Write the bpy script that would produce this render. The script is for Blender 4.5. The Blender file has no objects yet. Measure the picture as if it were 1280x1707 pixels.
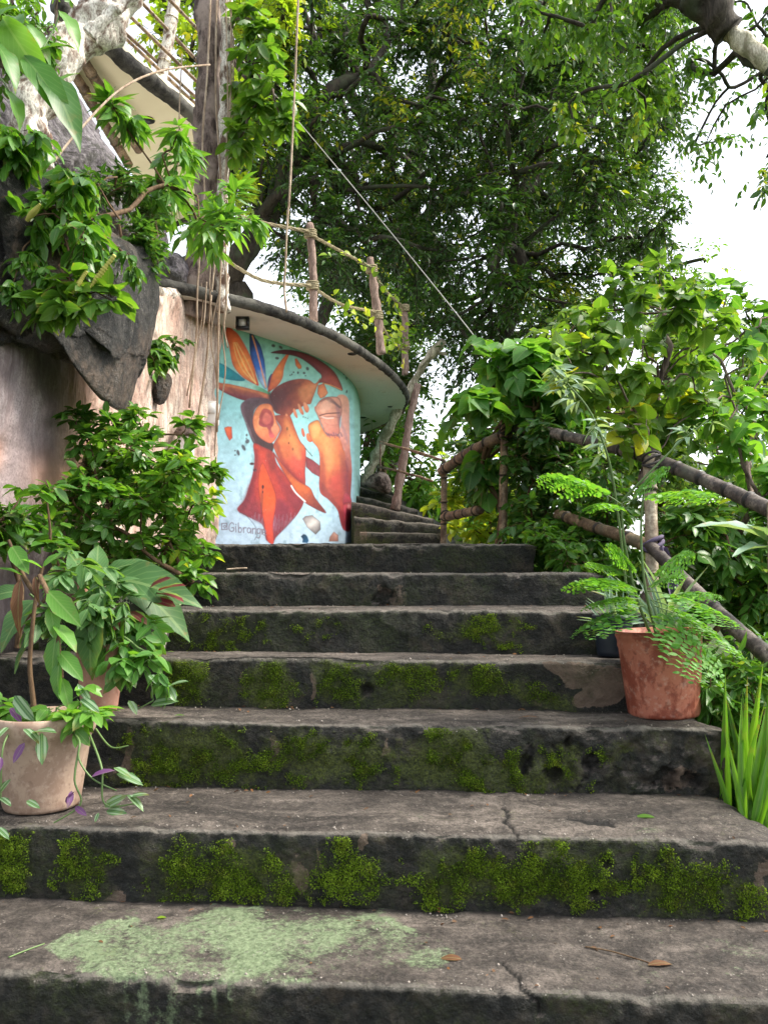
import bpy, math, random
import numpy as np
from mathutils import Vector, Matrix

# ------------------------------------------------------------------ camera, world, sun, exposure
SC = bpy.context.scene
COL = SC.collection
F = 1330.0                       # focal length in photo pixels (photo 1280 x 1707)
PITCH = math.radians(5.0)
EYE = np.array([0.0, 0.0, 1.6])
cam_d = bpy.data.cameras.new('camera'); cam = bpy.data.objects.new('camera', cam_d); COL.objects.link(cam)
cam.location = EYE; cam.rotation_euler = (math.pi/2 + PITCH, 0, 0)
cam_d.sensor_width = 36.0; cam_d.lens = F/1707*36.0; cam_d.clip_start = 0.02; cam_d.clip_end = 2000
SC.camera = cam
SUN_EL, SUN_AZ = math.radians(52), math.radians(88)      # veiled sun over the open valley on the right
w = bpy.data.worlds.new('World'); SC.world = w; w.use_nodes = True
nt = w.node_tree; bgn = nt.nodes['Background']; sky = nt.nodes.new('ShaderNodeTexSky')
sky.sky_type = 'NISHITA'; sky.sun_disc = False; sky.sun_elevation = SUN_EL; sky.sun_rotation = SUN_AZ
sky.air_density = 1.0; sky.dust_density = 2.0; sky.ozone_density = 0.6
hs = nt.nodes.new('ShaderNodeHueSaturation'); hs.inputs['Saturation'].default_value = 0.28
nt.links.new(sky.outputs[0], hs.inputs['Color']); nt.links.new(hs.outputs[0], bgn.inputs['Color'])
bgn.inputs['Strength'].default_value = 0.15
sl = bpy.data.lights.new('sun', 'SUN'); sl.energy = 2.3; sl.angle = math.radians(20); sl.color = (1.0, .93, .8)
sun = bpy.data.objects.new('sun', sl); COL.objects.link(sun)
sdir = Vector((math.sin(SUN_AZ)*math.cos(SUN_EL), math.cos(SUN_AZ)*math.cos(SUN_EL), math.sin(SUN_EL)))
sun.rotation_euler = sdir.to_track_quat('Z', 'Y').to_euler(); sun.location = (0, 0, 30)
SC.view_settings.view_transform = 'Standard'; SC.view_settings.look = 'None'
SC.view_settings.exposure = 1.75; SC.view_settings.gamma = 1.0

# ------------------------------------------------------------------ geometry helpers
cp, sp = math.cos(PITCH), math.sin(PITCH)
def ray(px, py):
    u = (np.asarray(px, float)-640)/F; v = (853.5-np.asarray(py, float))/F
    return np.stack([u, cp - v*sp + 0*u, sp + v*cp + 0*u], -1)
def P(px, py, D):                       # point seen at photo pixel, D metres ahead
    r = ray(px, py); return EYE + r*(np.asarray(D, float)/r[..., 1])[..., None]
def PZ(px, py, z):                      # point seen at photo pixel, z metres above the eye
    r = ray(px, py); return EYE + r*(z/r[..., 2])[..., None]
def project(V):
    d = np.asarray(V, float)-EYE
    z = d[..., 1]*cp + d[..., 2]*sp; y = -d[..., 1]*sp + d[..., 2]*cp
    z = np.where(z < .05, .05, z)
    return 640+F*d[..., 0]/z, 853.5-F*y/z
def unit(a): return a/np.maximum(np.linalg.norm(a, axis=-1, keepdims=True), 1e-9)
def sm(a, b, x):
    t = np.clip((x-a)/(b-a), 0, 1); return t*t*(3-2*t)
def _h(i, j, k, s):
    n = (i*374761393 + j*668265263 + k*2147483647 + s*974634541) & 0xffffffff
    n = ((n ^ (n >> 13))*1274126177) & 0xffffffff
    n = ((n ^ (n >> 16))*2246822519) & 0xffffffff
    return ((n ^ (n >> 15)) & 0xffff)/65535.0
def vnoise(p, s=0):
    p = np.asarray(p, float); f0 = np.floor(p).astype(np.int64); t = p-f0; t = t*t*(3-2*t)
    r = 0
    for a in (0, 1):
        for b in (0, 1):
            for c in (0, 1):
                wgt = (t[..., 0] if a else 1-t[..., 0])*(t[..., 1] if b else 1-t[..., 1])*(t[..., 2] if c else 1-t[..., 2])
                r = r + wgt*_h(f0[..., 0]+a, f0[..., 1]+b, f0[..., 2]+c, s)
    return r*2-1
def fbm(p, o=4, s=0, g=.5):
    p = np.asarray(p, float); r = 0; amp = 1
    for i in range(o):
        r = r + amp*vnoise(p*(2.03**i)+i*7.3, s+i); amp *= g
    return r
def inpoly(x, y, poly):
    poly = np.asarray(poly, float); c = np.zeros(np.shape(x), bool); n = len(poly)
    for i in range(n):
        x0, y0 = poly[i]; x1, y1 = poly[(i+1) % n]
        if y0 == y1: continue
        c ^= ((y0 > y) != (y1 > y)) & (x < (x1-x0)*(y-y0)/(y1-y0)+x0)
    return c
def segdist(x, y, poly, closed=True):
    poly = np.asarray(poly, float); d = np.full(np.shape(x), 1e9); n = len(poly)
    for i in range(n if closed else n-1):
        a = poly[i]; b = poly[(i+1) % n]; ab = b-a; L = max((ab**2).sum(), 1e-9)
        t = np.clip(((x-a[0])*ab[0]+(y-a[1])*ab[1])/L, 0, 1)
        d = np.minimum(d, np.hypot(x-a[0]-t*ab[0], y-a[1]-t*ab[1]))
    return d
def smooth_poly(poly, n=5, closed=True):
    p = np.asarray(poly, float); out = []; N = len(p)
    for i in range(N if closed else N-1):
        if closed: a, b, c, d = p[i-1], p[i], p[(i+1) % N], p[(i+2) % N]
        else: a, b, c, d = p[max(i-1, 0)], p[i], p[i+1], p[min(i+2, N-1)]
        for k in range(n):
            t = k/n
            out.append(.5*((2*b)+(-a+c)*t+(2*a-5*b+4*c-d)*t*t+(-a+3*b-3*c+d)*t**3))
    if not closed: out.append(p[-1])
    return np.array(out)

def tag(o, label=None, cat=None, group=None, kind=None):
    if label: o['label'] = label
    if cat: o['category'] = cat
    if group: o['group'] = group
    if kind: o['kind'] = kind
    return o
def thing(name, label, cat, loc, group=None, kind=None):
    o = bpy.data.objects.new(name, None); COL.objects.link(o); o.location = [float(v) for v in loc]
    o.empty_display_size = .1
    return tag(o, label, cat, group, kind)
def origin_of(o):
    v = Vector((0, 0, 0))
    while o is not None: v += o.location; o = o.parent
    return np.array(v)
class MB:                                # collects vertices, quads, triangles and attributes
    def __init__(s): s.v = []; s.q = []; s.t = []; s.n = 0; s.at = {}; s.ng = []
    def add(s, v, q=None, t=None, ng=None, **at):
        v = np.asarray(v, float).reshape(-1, 3)
        if q is not None and len(q): s.q.append(np.asarray(q, int)+s.n)
        if t is not None and len(t): s.t.append(np.asarray(t, int)+s.n)
        if ng is not None: s.ng += [[int(i)+s.n for i in f] for f in ng]
        for k, a in at.items(): s.at.setdefault(k, []).append((s.n, np.asarray(a, float)))
        s.v.append(v); s.n += len(v)
    def build(s, name, mat, parent=None, smooth=True, weld=False):
        V = np.concatenate(s.v) if s.v else np.zeros((0, 3))
        if parent is not None: V = V - origin_of(parent)
        me = bpy.data.meshes.new(name)
        if s.ng:
            fs = [list(map(int, f)) for a in s.q for f in a] + [list(map(int, f)) for a in s.t for f in a] + s.ng
            me.from_pydata(V.tolist(), [], fs)
        else:
            q = np.concatenate(s.q) if s.q else np.zeros((0, 4), int); t = np.concatenate(s.t) if s.t else np.zeros((0, 3), int)
            me.vertices.add(len(V)); me.vertices.foreach_set('co', V.ravel().astype(np.float32))
            nl = q.size+t.size; me.loops.add(nl)
            me.loops.foreach_set('vertex_index', np.concatenate([q.ravel(), t.ravel()]).astype(np.int32))
            me.polygons.add(len(q)+len(t))
            st = np.concatenate([np.arange(len(q))*4, q.size+np.arange(len(t))*3]).astype(np.int32)
            me.polygons.foreach_set('loop_start', st)
        for k, parts in s.at.items():
            ex = parts[0][1]; dim = 1 if ex.ndim == 1 else ex.shape[1]
            arr = np.zeros((len(V), dim))
            for st0, a in parts: arr[st0:st0+len(a)] = a.reshape(len(a), dim)
            ty, pr = {1: ('FLOAT', 'value'), 3: ('FLOAT_VECTOR', 'vector'), 4: ('FLOAT_COLOR', 'color')}[dim]
            me.attributes.new(k, ty, 'POINT').data.foreach_set(pr, arr.ravel().astype(np.float32))
        me.update(calc_edges=True); me.validate()
        if smooth: me.polygons.foreach_set('use_smooth', np.ones(len(me.polygons), bool))
        o = bpy.data.objects.new(name, me); COL.objects.link(o)
        if mat: me.materials.append(mat)
        if parent is not None: o.parent = parent
        return o
def tube(mb, pts, rad, seg=8, rough=0, seed=0, caps=True, **at):
    pts = np.asarray(pts, float); n = len(pts); rad = np.broadcast_to(np.asarray(rad, float), (n,))
    T = unit(np.gradient(pts, axis=0)); up = np.array([0, 0, 1.]) if abs(T[0][2]) < .9 else np.array([1., 0, 0])
    Nn = unit(np.cross(T[0], up)); N = []
    for i in range(n):
        Nn = unit(Nn - T[i]*np.dot(Nn, T[i])); N.append(Nn)
    N = np.array(N); B = np.cross(T, N)
    a = np.arange(seg)/seg*2*np.pi
    off = N[:, None]*np.cos(a)[None, :, None]+B[:, None]*np.sin(a)[None, :, None]
    V = pts[:, None]+off*rad[:, None, None]
    if rough: V = V + off*(fbm(V*6/ max(rad.max()*8, .2), 3, seed)*rough*rad[:, None])[..., None]
    i = np.arange(n-1)[:, None]*seg; j = np.arange(seg)[None]; k = (j+1) % seg
    q = np.stack([i+j, i+k, i+seg+k, i+seg+j], -1).reshape(-1, 4)
    vv = V.reshape(-1, 3)
    t = None
    if caps:
        vv = np.concatenate([vv, pts[:1], pts[-1:]]); m = n*seg; jj = np.arange(seg); kk = (jj+1) % seg
        t = np.concatenate([np.stack([kk, jj, 0*jj+m], -1), np.stack([(n-1)*seg+jj, (n-1)*seg+kk, 0*jj+m+1], -1)])
    mb.add(vv, q, t, **{k2: np.r_[np.repeat(np.asarray(a2, float), seg), np.zeros(len(vv)-n*seg)] if np.ndim(a2) else np.full(len(vv), a2) for k2, a2 in at.items()})
def curve(pts, n=24):
    return smooth_poly(np.asarray(pts, float), max(2, n//max(len(pts)-1, 1)), closed=False)
def lathe(mb, prof, c, seg=48, tilt=None, wob=0, seed=0):
    prof = np.asarray(prof, float); a = np.arange(seg)/seg*2*np.pi; n = len(prof)
    V = np.stack([prof[:, 0:1]*np.cos(a), prof[:, 0:1]*np.sin(a), prof[:, 1:2]+0*a], -1)
    if wob: V[..., :2] *= (1+wob*vnoise(V*6, seed))[..., None]
    i = np.arange(n-1)[:, None]*seg; j = np.arange(seg)[None]; k = (j+1) % seg
    q = np.stack([i+j, i+k, i+seg+k, i+seg+j], -1).reshape(-1, 4)
    V = V.reshape(-1, 3)
    if tilt is not None: V = V @ np.array(tilt).T
    mb.add(V+np.asarray(c), q)
def box(mb, lo, hi):
    lo = np.asarray(lo, float); hi = np.asarray(hi, float)
    V = np.array([[(lo, hi)[a][0], (lo, hi)[b][1], (lo, hi)[c][2]] for c in (0, 1) for b in (0, 1) for a in (0, 1)])
    mb.add(V, [[0, 2, 3, 1], [4, 5, 7, 6], [0, 1, 5, 4], [2, 6, 7, 3], [0, 4, 6, 2], [1, 3, 7, 5]])
def grid_faces(n, m, wrap=False):
    i = np.arange(n-1)[:, None]; j = np.arange(m if wrap else m-1)[None]; k = (j+1) % m
    return np.stack([i*m+j, i*m+k, (i+1)*m+k, (i+1)*m+j], -1).reshape(-1, 4)

# ------------------------------------------------------------------ materials
class Nodes:
    def __init__(s, name):
        s.m = bpy.data.materials.new(name); s.m.use_nodes = True; s.t = s.m.node_tree; s.t.nodes.clear()
        s.out = s.t.nodes.new('ShaderNodeOutputMaterial')
    def n(s, ty, **kw):
        nd = s.t.nodes.new('ShaderNode'+ty)
        for k, v in kw.items(): setattr(nd, k, v)
        return nd
    def l(s, a, b): s.t.links.new(a, b)
    def pos(s):
        return s.n('NewGeometry').outputs['Position']
    def noise(s, scale, detail=4, rough=.55, vec=None, dist=0):
        nd = s.n('TexNoise'); nd.inputs['Scale'].default_value = scale; nd.inputs['Detail'].default_value = detail
        nd.inputs['Roughness'].default_value = rough; nd.inputs['Distortion'].default_value = dist
        s.l(vec if vec is not None else s.pos(), nd.inputs['Vector']); return nd.outputs['Fac']
    def scaled(s, vec, sc):
        nd = s.n('VectorMath', operation='MULTIPLY'); s.l(vec, nd.inputs[0]); nd.inputs[1].default_value = sc; return nd.outputs[0]
    def voro(s, scale, feature='F1', vec=None):
        nd = s.n('TexVoronoi'); nd.feature = feature; nd.inputs['Scale'].default_value = scale
        s.l(vec if vec is not None else s.pos(), nd.inputs['Vector']); return nd.outputs['Distance']
    def ramp(s, fac, stops):
        nd = s.n('ValToRGB'); e = nd.color_ramp.elements
        while len(e) < len(stops): e.new(.5)
        for k, (p, c) in enumerate(stops):
            e[k].position = p; e[k].color = (*c, 1) if not np.isscalar(c) else (c, c, c, 1)
        s.l(fac, nd.inputs[0]); return nd.outputs[0]
    def mix(s, fac, a, b, mode='MIX'):
        nd = s.n('Mix', data_type='RGBA', blend_type=mode)
        for v, i in ((fac, 0), (a, 6), (b, 7)):
            if hasattr(v, 'links') or hasattr(v, 'is_linked'): s.l(v, nd.inputs[i])
            elif np.isscalar(v): nd.inputs[i].default_value = v if i == 0 else (v, v, v, 1)
            else: nd.inputs[i].default_value = (*v, 1)
        return nd.outputs[2]
    def math(s, op, a, b=0.0, clamp=False):
        nd = s.n('Math', operation=op, use_clamp=clamp)
        for v, i in ((a, 0), (b, 1)):
            if hasattr(v, 'is_linked'): s.l(v, nd.inputs[i])
            else: nd.inputs[i].default_value = v
        return nd.outputs[0]
    def attr(s, name, out='Fac'):
        nd = s.n('Attribute'); nd.attribute_name = name; return nd.outputs[out]
    def bump(s, h, strength=.5, dist=.01, normal=None):
        nd = s.n('Bump'); nd.inputs['Strength'].default_value = strength; nd.inputs['Distance'].default_value = dist
        s.l(h, nd.inputs['Height'])
        if normal is not None: s.l(normal, nd.inputs['Normal'])
        return nd.outputs[0]
    def bsdf(s, col, rough=.6, normal=None, spec=.5, metal=0):
        b = s.n('BsdfPrincipled')
        for v, k in ((col, 'Base Color'), (rough, 'Roughness')):
            if hasattr(v, 'is_linked'): s.l(v, b.inputs[k])
            else: b.inputs[k].default_value = v if np.isscalar(v) else (*v, 1)
        b.inputs['Specular IOR Level'].default_value = spec; b.inputs['Metallic'].default_value = metal
        if normal is not None: s.l(normal, b.inputs['Normal'])
        return b.outputs[0]
    def done(s, sh): s.l(sh, s.out.inputs['Surface']); return s.m

def leaf_mat(name, stops, trans=.38, tcol=None, rough=.38, rib=.35, spec=.38, stripes=None, edge=None):
    N = Nodes(name); rnd = N.attr('rnd'); luv = N.attr('luv', 'Vector')
    col = N.ramp(rnd, stops)
    sep = N.n('SeparateXYZ'); N.l(luv, sep.inputs[0])
    ay = N.math('ABSOLUTE', sep.outputs[1])
    if stripes:                                     # pale bands either side of the midrib
        band = N.math('MULTIPLY', N.math('GREATER_THAN', ay, .28), N.math('LESS_THAN', ay, .68))
        col = N.mix(band, col, stripes)
    if edge: col = N.mix(N.math('GREATER_THAN', ay, .62), col, edge)
    ribm = N.math('LESS_THAN', ay, .07)
    vein = N.n('TexWave', wave_type='BANDS', bands_direction='X'); vein.inputs['Scale'].default_value = 3.0
    cmb = N.n('CombineXYZ'); N.l(N.math('SUBTRACT', sep.outputs[0], N.math('MULTIPLY', ay, .35)), cmb.inputs[0]); N.l(cmb.outputs[0], vein.inputs['Vector'])
    vm = N.math('MULTIPLY', N.math('GREATER_THAN', vein.outputs['Fac'], .9), .35)
    light = N.mix(.5, col, (.45, .6, .25))
    col = N.mix(N.math('MULTIPLY', N.math('MAXIMUM', ribm, vm), rib), col, light)
    col = N.mix(N.math('MULTIPLY', N.noise(14, 3), .5), col, N.mix(.55, col, (.01, .02, .005)))
    tip = N.math('MULTIPLY', N.ramp(N.noise(24, 4, .6), [(.53, 0.), (.62, .75)]), N.ramp(N.math('MAXIMUM', sep.outputs[0], N.math('MULTIPLY', ay, .9)), [(.62, 0.), (.95, 1.)]))
    col = N.mix(tip, col, (.19, .15, .045))
    b = N.bsdf(col, rough, N.bump(N.math('MAXIMUM', ribm, vm), -.3, .004), spec)
    tr = N.n('BsdfTranslucent')
    tc = N.mix(1.0, col, tcol or (2.2, 2.0, .7), 'MULTIPLY'); N.l(tc, tr.inputs['Color'])
    ms = N.n('MixShader'); ms.inputs[0].default_value = trans; N.l(b, ms.inputs[1]); N.l(tr.outputs[0], ms.inputs[2])
    return N.done(ms.outputs[0])
def bark_mat(name, c0, c1, c2=None, scale=14, stretch=(1, 1, .25), bump=.8, rough=.85, dist=.02, rng=(.36, .62)):
    N = Nodes(name); v = N.scaled(N.pos(), stretch)
    a = N.noise(scale, 6, .65, v, .6); b = N.noise(scale*.25, 4)
    col = N.ramp(a, [(rng[0], c0), (rng[1], c1)]); hf = N.noise(scale*6, 5, .7, v)
    col = N.mix(N.ramp(hf, [(.40, .6), (.52, 0.)]), col, c0)
    if c2 is not None: col = N.mix(N.ramp(b, [(.48, 0.), (.6, .85)]), col, c2)
    return N.done(N.bsdf(col, rough, N.bump(hf, bump*.6, dist*.35, N.bump(a, bump, dist)), .2))
def plain(name, c, rough=.6, var=.25, scale=9, bump=.15, spec=.4, metal=0):
    N = Nodes(name); a = N.noise(scale, 5, .6)
    col = N.mix(a, tuple(x*(1-var) for x in c), tuple(x*(1+var) for x in c))
    return N.done(N.bsdf(col, rough, N.bump(N.noise(scale*6, 3), bump, .003), spec, metal))

def g3(a, b, c, d=None):
    s = [(0., a), (.45, b), (.9, c)]
    if d: s.append((.985, d))
    return s
M = {}
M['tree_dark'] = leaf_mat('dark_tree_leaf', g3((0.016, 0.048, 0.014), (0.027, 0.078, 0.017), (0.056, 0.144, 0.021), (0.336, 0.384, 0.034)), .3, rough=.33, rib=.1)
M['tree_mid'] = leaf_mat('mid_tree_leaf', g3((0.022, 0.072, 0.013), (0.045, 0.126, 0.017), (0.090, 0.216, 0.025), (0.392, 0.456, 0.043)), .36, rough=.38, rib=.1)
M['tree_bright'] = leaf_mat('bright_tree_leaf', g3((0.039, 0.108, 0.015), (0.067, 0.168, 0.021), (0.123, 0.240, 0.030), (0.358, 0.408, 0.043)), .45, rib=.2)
M['tree_yellow'] = leaf_mat('sunny_tree_leaf', g3((0.101, 0.204, 0.017), (0.190, 0.324, 0.030), (0.336, 0.432, 0.043), (0.504, 0.504, 0.060)), .5, rib=.2)  # sunlight on trees and bush is put into this yellow; creeper is truly yellowish
M['broad'] = leaf_mat('broad_leaf', g3((0.045, 0.144, 0.025), (0.073, 0.210, 0.034), (0.123, 0.300, 0.043)), .38, rough=.45)
M['round'] = leaf_mat('round_leaf', g3((0.050, 0.120, 0.019), (0.078, 0.180, 0.025), (0.123, 0.240, 0.034), (0.403, 0.432, 0.034)), .45, rough=.45)
M['shrub'] = leaf_mat('shrub_leaf', g3((0.034, 0.108, 0.017), (0.062, 0.180, 0.021), (0.112, 0.276, 0.030), (0.336, 0.432, 0.043)), .36, rough=.36)
M['hedge'] = leaf_mat('hedge_leaf', g3((0.020, 0.072, 0.015), (0.039, 0.126, 0.021), (0.084, 0.216, 0.030), (0.291, 0.408, 0.043)), .34, rough=.34)
M['thicket'] = leaf_mat('thicket_leaf', g3((0.049, 0.114, 0.034), (0.092, 0.180, 0.047), (0.151, 0.266, 0.068), (0.312, 0.346, 0.060)), .44, rough=.5)
M['fern'] = leaf_mat('fern_leaf', g3((0.056, 0.180, 0.030), (0.095, 0.264, 0.043), (0.146, 0.336, 0.051)), .4, rough=.5, rib=.15)
M['lance'] = leaf_mat('lance_leaf', g3((0.045, 0.144, 0.021), (0.084, 0.228, 0.030), (0.134, 0.312, 0.038)), .4, rough=.4)
M['big'] = leaf_mat('big_leaf', g3((0.038, 0.104, 0.030), (0.065, 0.162, 0.047), (0.108, 0.237, 0.074)), .4, rough=.5, rib=.5)
M['blade'] = leaf_mat('blade_leaf', g3((0.056, 0.156, 0.017), (0.101, 0.252, 0.025), (0.168, 0.360, 0.034)), .4, rough=.4, rib=.3)
M['stripe'] = leaf_mat('striped_leaf', g3((.04, .1, .045), (.06, .15, .05), (.1, .2, .06)), .3, rough=.35, stripes=(.22, .32, .2))
M['purple'] = leaf_mat('purple_leaf', g3((.1, .03, .11), (.16, .055, .18), (.24, .1, .26)), .3, (1.3, .9, 1.3), rough=.35)
M['coleus'] = leaf_mat('red_leaf', g3((.09, .01, .02), (.14, .015, .03), (.2, .03, .04)), .3, (1.5, .7, .7), rough=.4, edge=(.2, .34, .06))
M['grey_leaf'] = leaf_mat('silvery_leaf', g3((.12, .22, .16), (.18, .3, .22), (.25, .36, .28)), .3, rough=.5)
M['dry'] = leaf_mat('dry_leaf', g3((.07, .025, .012), (.11, .04, .018), (.2, .08, .03)), .2, (1.2, 1, .8), rough=.6)
M['moss'] = leaf_mat('moss_tuft', g3((.022, .042, .005), (.08, .14, .012), (.19, .29, .025)), .3, rough=.75, rib=0, spec=.15)
M['bark_dark'] = bark_mat('dark_bark', (.02, .016, .012), (.07, .058, .045), (.05, .06, .035))
M['bark_brown'] = bark_mat('brown_bark', (.05, .036, .03), (.19, .14, .118), (.30, .235, .20), 18, rng=(.4, .56))
M['bark_pale'] = bark_mat('pale_bark', (.14, .085, .06), (.78, .73, .64), None, 16, (1, 1, .5), .9, rng=(.38, .54))
M['bark_mottled'] = bark_mat('mottled_bark', (.2, .17, .12), (.75, .70, .56), (.16, .16, .09), 22)
M['twig'] = bark_mat('twig_bark', (.06, .035, .02), (.14, .09, .05))
M['green_stem'] = plain('green_stem', (.09, .15, .045), .5)
M['root'] = bark_mat('aerial_root', (.22, .15, .1), (.5, .4, .3), None, 30)
M['rope'] = bark_mat('fibre_rope', (.2, .16, .09), (.46, .4, .26), None, 90, (1, 1, 1), 1.0)
M['cord'] = plain('pale_cord', (.36, .35, .32), .6)
M['stone_dark'] = plain('post_wood', (.2, .13, .1), .8)

# ------------------------------------------------------------------ leaf and plant builders
def leaf_tpl(ts, ws, fold=.25, curl=.18, width=.45, wave=0):
    """one leaf, x along its length 0..1; ws = half widths (0..1) at the stations ts"""
    V = []; U = []
    for t, wv in zip(ts, ws):
        hw = wv*width*.5
        for sgn in (-1, 0, 1):
            V.append((t, sgn*hw, fold*abs(sgn)*hw - curl*t*t + wave*abs(sgn)*math.sin(t*17+sgn))); U.append((t, sgn*min(1, wv+.02), 0))
    q = []
    for r in range(len(ts)-1):
        for c in (0, 1): q.append((r*3+c, r*3+c+1, r*3+4+c, r*3+3+c))
    return np.array(V), np.array(q), np.array(U)
TPL = {
    'small': leaf_tpl([0, .4, 1], [.06, 1, .03], .35, .15, .42),
    'oval': leaf_tpl([0, .2, .5, .8, 1], [.05, .75, 1, .6, .02], .3, .2, .5),
    'heart': leaf_tpl([0, .06, .25, .5, .78, 1], [.25, .75, 1, .9, .45, .01], .22, .25, .86),
    'lance': leaf_tpl([0, .15, .4, .7, 1], [.04, .6, 1, .62, .01], .3, .3, .3),
    'wide': leaf_tpl([0, .08, .16, .25, .35, .45, .55, .65, .75, .85, .93, 1], [.06, .4, .66, .84, .96, 1, .97, .86, .68, .44, .22, .01], .3, .45, .46, .022),
    'leaflet': leaf_tpl([0, .25, .6, 1], [.35, .95, 1, .3], .12, .05, .52),
    'tuft': leaf_tpl([0, .5, 1], [.3, 1, .2], .3, .1, .8),
}
def put_leaves(mb, tpl, O, A, N, S, rnd):
    V, q, U = TPL[tpl] if isinstance(tpl, str) else tpl
    O = np.asarray(O, float); n = len(O)
    if n == 0: return
    A = unit(np.asarray(A, float)); Sd = np.cross(N, A); bad = np.linalg.norm(Sd, axis=1) < 1e-3
    Sd[bad] = np.cross(A[bad], np.array([1, .3, .2])); Sd = unit(Sd); Nn = np.cross(A, Sd)
    S = np.broadcast_to(np.asarray(S, float), (n,))
    W = O[:, None]+S[:, None, None]*(V[None, :, 0:1]*A[:, None]+V[None, :, 1:2]*Sd[:, None]+V[None, :, 2:3]*Nn[:, None])
    m = len(V); Q = (q[None]+(np.arange(n)*m)[:, None, None]).reshape(-1, 4)
    mb.add(W.reshape(-1, 3), Q, rnd=np.repeat(rnd, m), luv=np.tile(U, (n, 1)))
def twigs(lmb, smb, rng, O, D, L, k, tpl, size, droop=.3, spread=1.0, jit=.35, stem_r=.0012, base=.15, hang=.25, tint=None):
    """twigs with k alternate leaves each; leaves to lmb, wood to smb"""
    O = np.asarray(O, float); D = unit(np.asarray(D, float)); n = len(O); L = np.broadcast_to(np.asarray(L, float), (n,))
    g = np.array([0, 0, -1.])
    sd = np.cross(D, [0, 0, 1.]); sd = unit(sd+1e-4*rng.normal(size=sd.shape))
    t = base+(1-base)*(np.arange(k)+.5)/k
    tt = np.broadcast_to(t, (n, k))+rng.normal(size=(n, k))*.02
    pos = O[:, None]+D[:, None]*(L[:, None]*tt)[..., None]+g*(droop*L[:, None]*tt**2)[..., None]
    tan = unit(D[:, None]+g*(2*droop*tt)[..., None])
    sgn = np.where(np.arange(k) % 2 == 0, 1., -1.)[None, :, None]
    a = tan*.55+sd[:, None]*sgn*spread+rng.normal(size=(n, k, 3))*jit+g*hang
    last = np.arange(k) == k-1; a[:, last] = tan[:, last]+rng.normal(size=(n, 1, 3))*jit*.5
    nn = np.array([0, 0, 1.])+rng.normal(size=(n, k, 3))*.45
    s = size*(.5+.75*rng.random((n, k)))*(1-.25*tt)
    r = np.clip(rng.random((n, k))*.42+rng.random((n, 1))*.32+.16+.36*fbm(O*1.3, 3, 77)[:, None] if tint is None else tint[:, None]+rng.normal(size=(n, k))*.15, 0, 1)  # besides random leaf tone, noise puts lit and dark clusters into the colour
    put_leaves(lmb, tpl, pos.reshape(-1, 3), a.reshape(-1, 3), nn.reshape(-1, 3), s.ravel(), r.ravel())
    if smb is not None:
        ts = np.array([0, .35, .7, 1.]); R = stem_r*np.array([1.6, 1.3, 1, .5])
        c = O[:, None]+D[:, None]*(L[:, None]*ts)[..., None]+g*(droop*L[:, None]*ts**2)[..., None]
        b = np.cross(sd, D); an = np.arange(3)*2*np.pi/3
        V = c[:, :, None]+R[None, :, None, None]*(sd[:, None, None]*np.cos(an)[None, None, :, None]+b[:, None, None]*np.sin(an)[None, None, :, None])
        f = grid_faces(4, 3, True); smb.add(V.reshape(-1, 3), (f[None]+(np.arange(n)*12)[:, None, None]).reshape(-1, 4))
def skeleton(smb, base, targets, r0, rng, rmin=.004, wig=.08, seg=7, pre=None, rough=.15):
    """limbs from base to every target, each joined to the nearest wood already grown"""
    nodes = [np.asarray(p, float) for p in (pre or [base])]; par = [-1]+list(range(len(nodes)-1))
    T = sorted([np.asarray(t, float) for t in targets], key=lambda t: np.linalg.norm(t-nodes[-1]))
    dist = [0.]
    for i in range(1, len(nodes)): dist.append(dist[-1]+np.linalg.norm(nodes[i]-nodes[i-1]))
    for t in T:
        A = np.array(nodes); d = np.linalg.norm(A-t, axis=1)+.35*np.array(dist)
        if len(nodes) > 4 and pre: d[:max(1, len(pre)//2)] += 2
        j = int(np.argmin(d)); nodes.append(t); par.append(j); dist.append(dist[j]+np.linalg.norm(A[j]-t))
    cnt = np.ones(len(nodes))
    for i in range(len(nodes)-1, 0, -1): cnt[par[i]] += cnt[i]
    rad = np.maximum(r0*(cnt/cnt[0])**.45, rmin)
    ch = {}
    for i in range(1, len(nodes)): ch.setdefault(par[i], []).append(i)
    stack = [(0, [0])]
    while stack:                                    # follow the thickest child as one continuous limb
        i, path = stack.pop()
        while True:
            kids = sorted(ch.get(i, []), key=lambda c: -cnt[c])
            for c in kids[1:]: stack.append((c, [i, c]))
            if not kids: break
            i = kids[0]; path.append(i)
        if len(path) < 2: continue
        pp = [nodes[p] for p in path]; rr = [rad[p] for p in path]; rr[0] = min(rr[0], rr[1]*1.25) if path[0] != 0 or len(nodes) > 1 and path[0] == 0 and rr[0] > rr[1]*2 else rr[0]
        c = [pp[0]]; rl = [rr[0]]
        for a, b, ra, rb in zip(pp[:-1], pp[1:], rr[:-1], rr[1:]):
            L = np.linalg.norm(b-a)
            for u in (.33, .67): c.append(a+(b-a)*u+rng.normal(size=3)*wig*L+np.array([0, 0, .05*L])); rl.append(ra+(rb-ra)*u)
            c.append(b); rl.append(rb)
        cc = smooth_poly(c, 2, closed=False); rl = np.interp(np.linspace(0, 1, len(cc)), np.linspace(0, 1, len(rl)), rl); rl[-1] *= .5
        tube(smb, cc, rl, seg, rough, len(path), caps=False)
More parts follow.
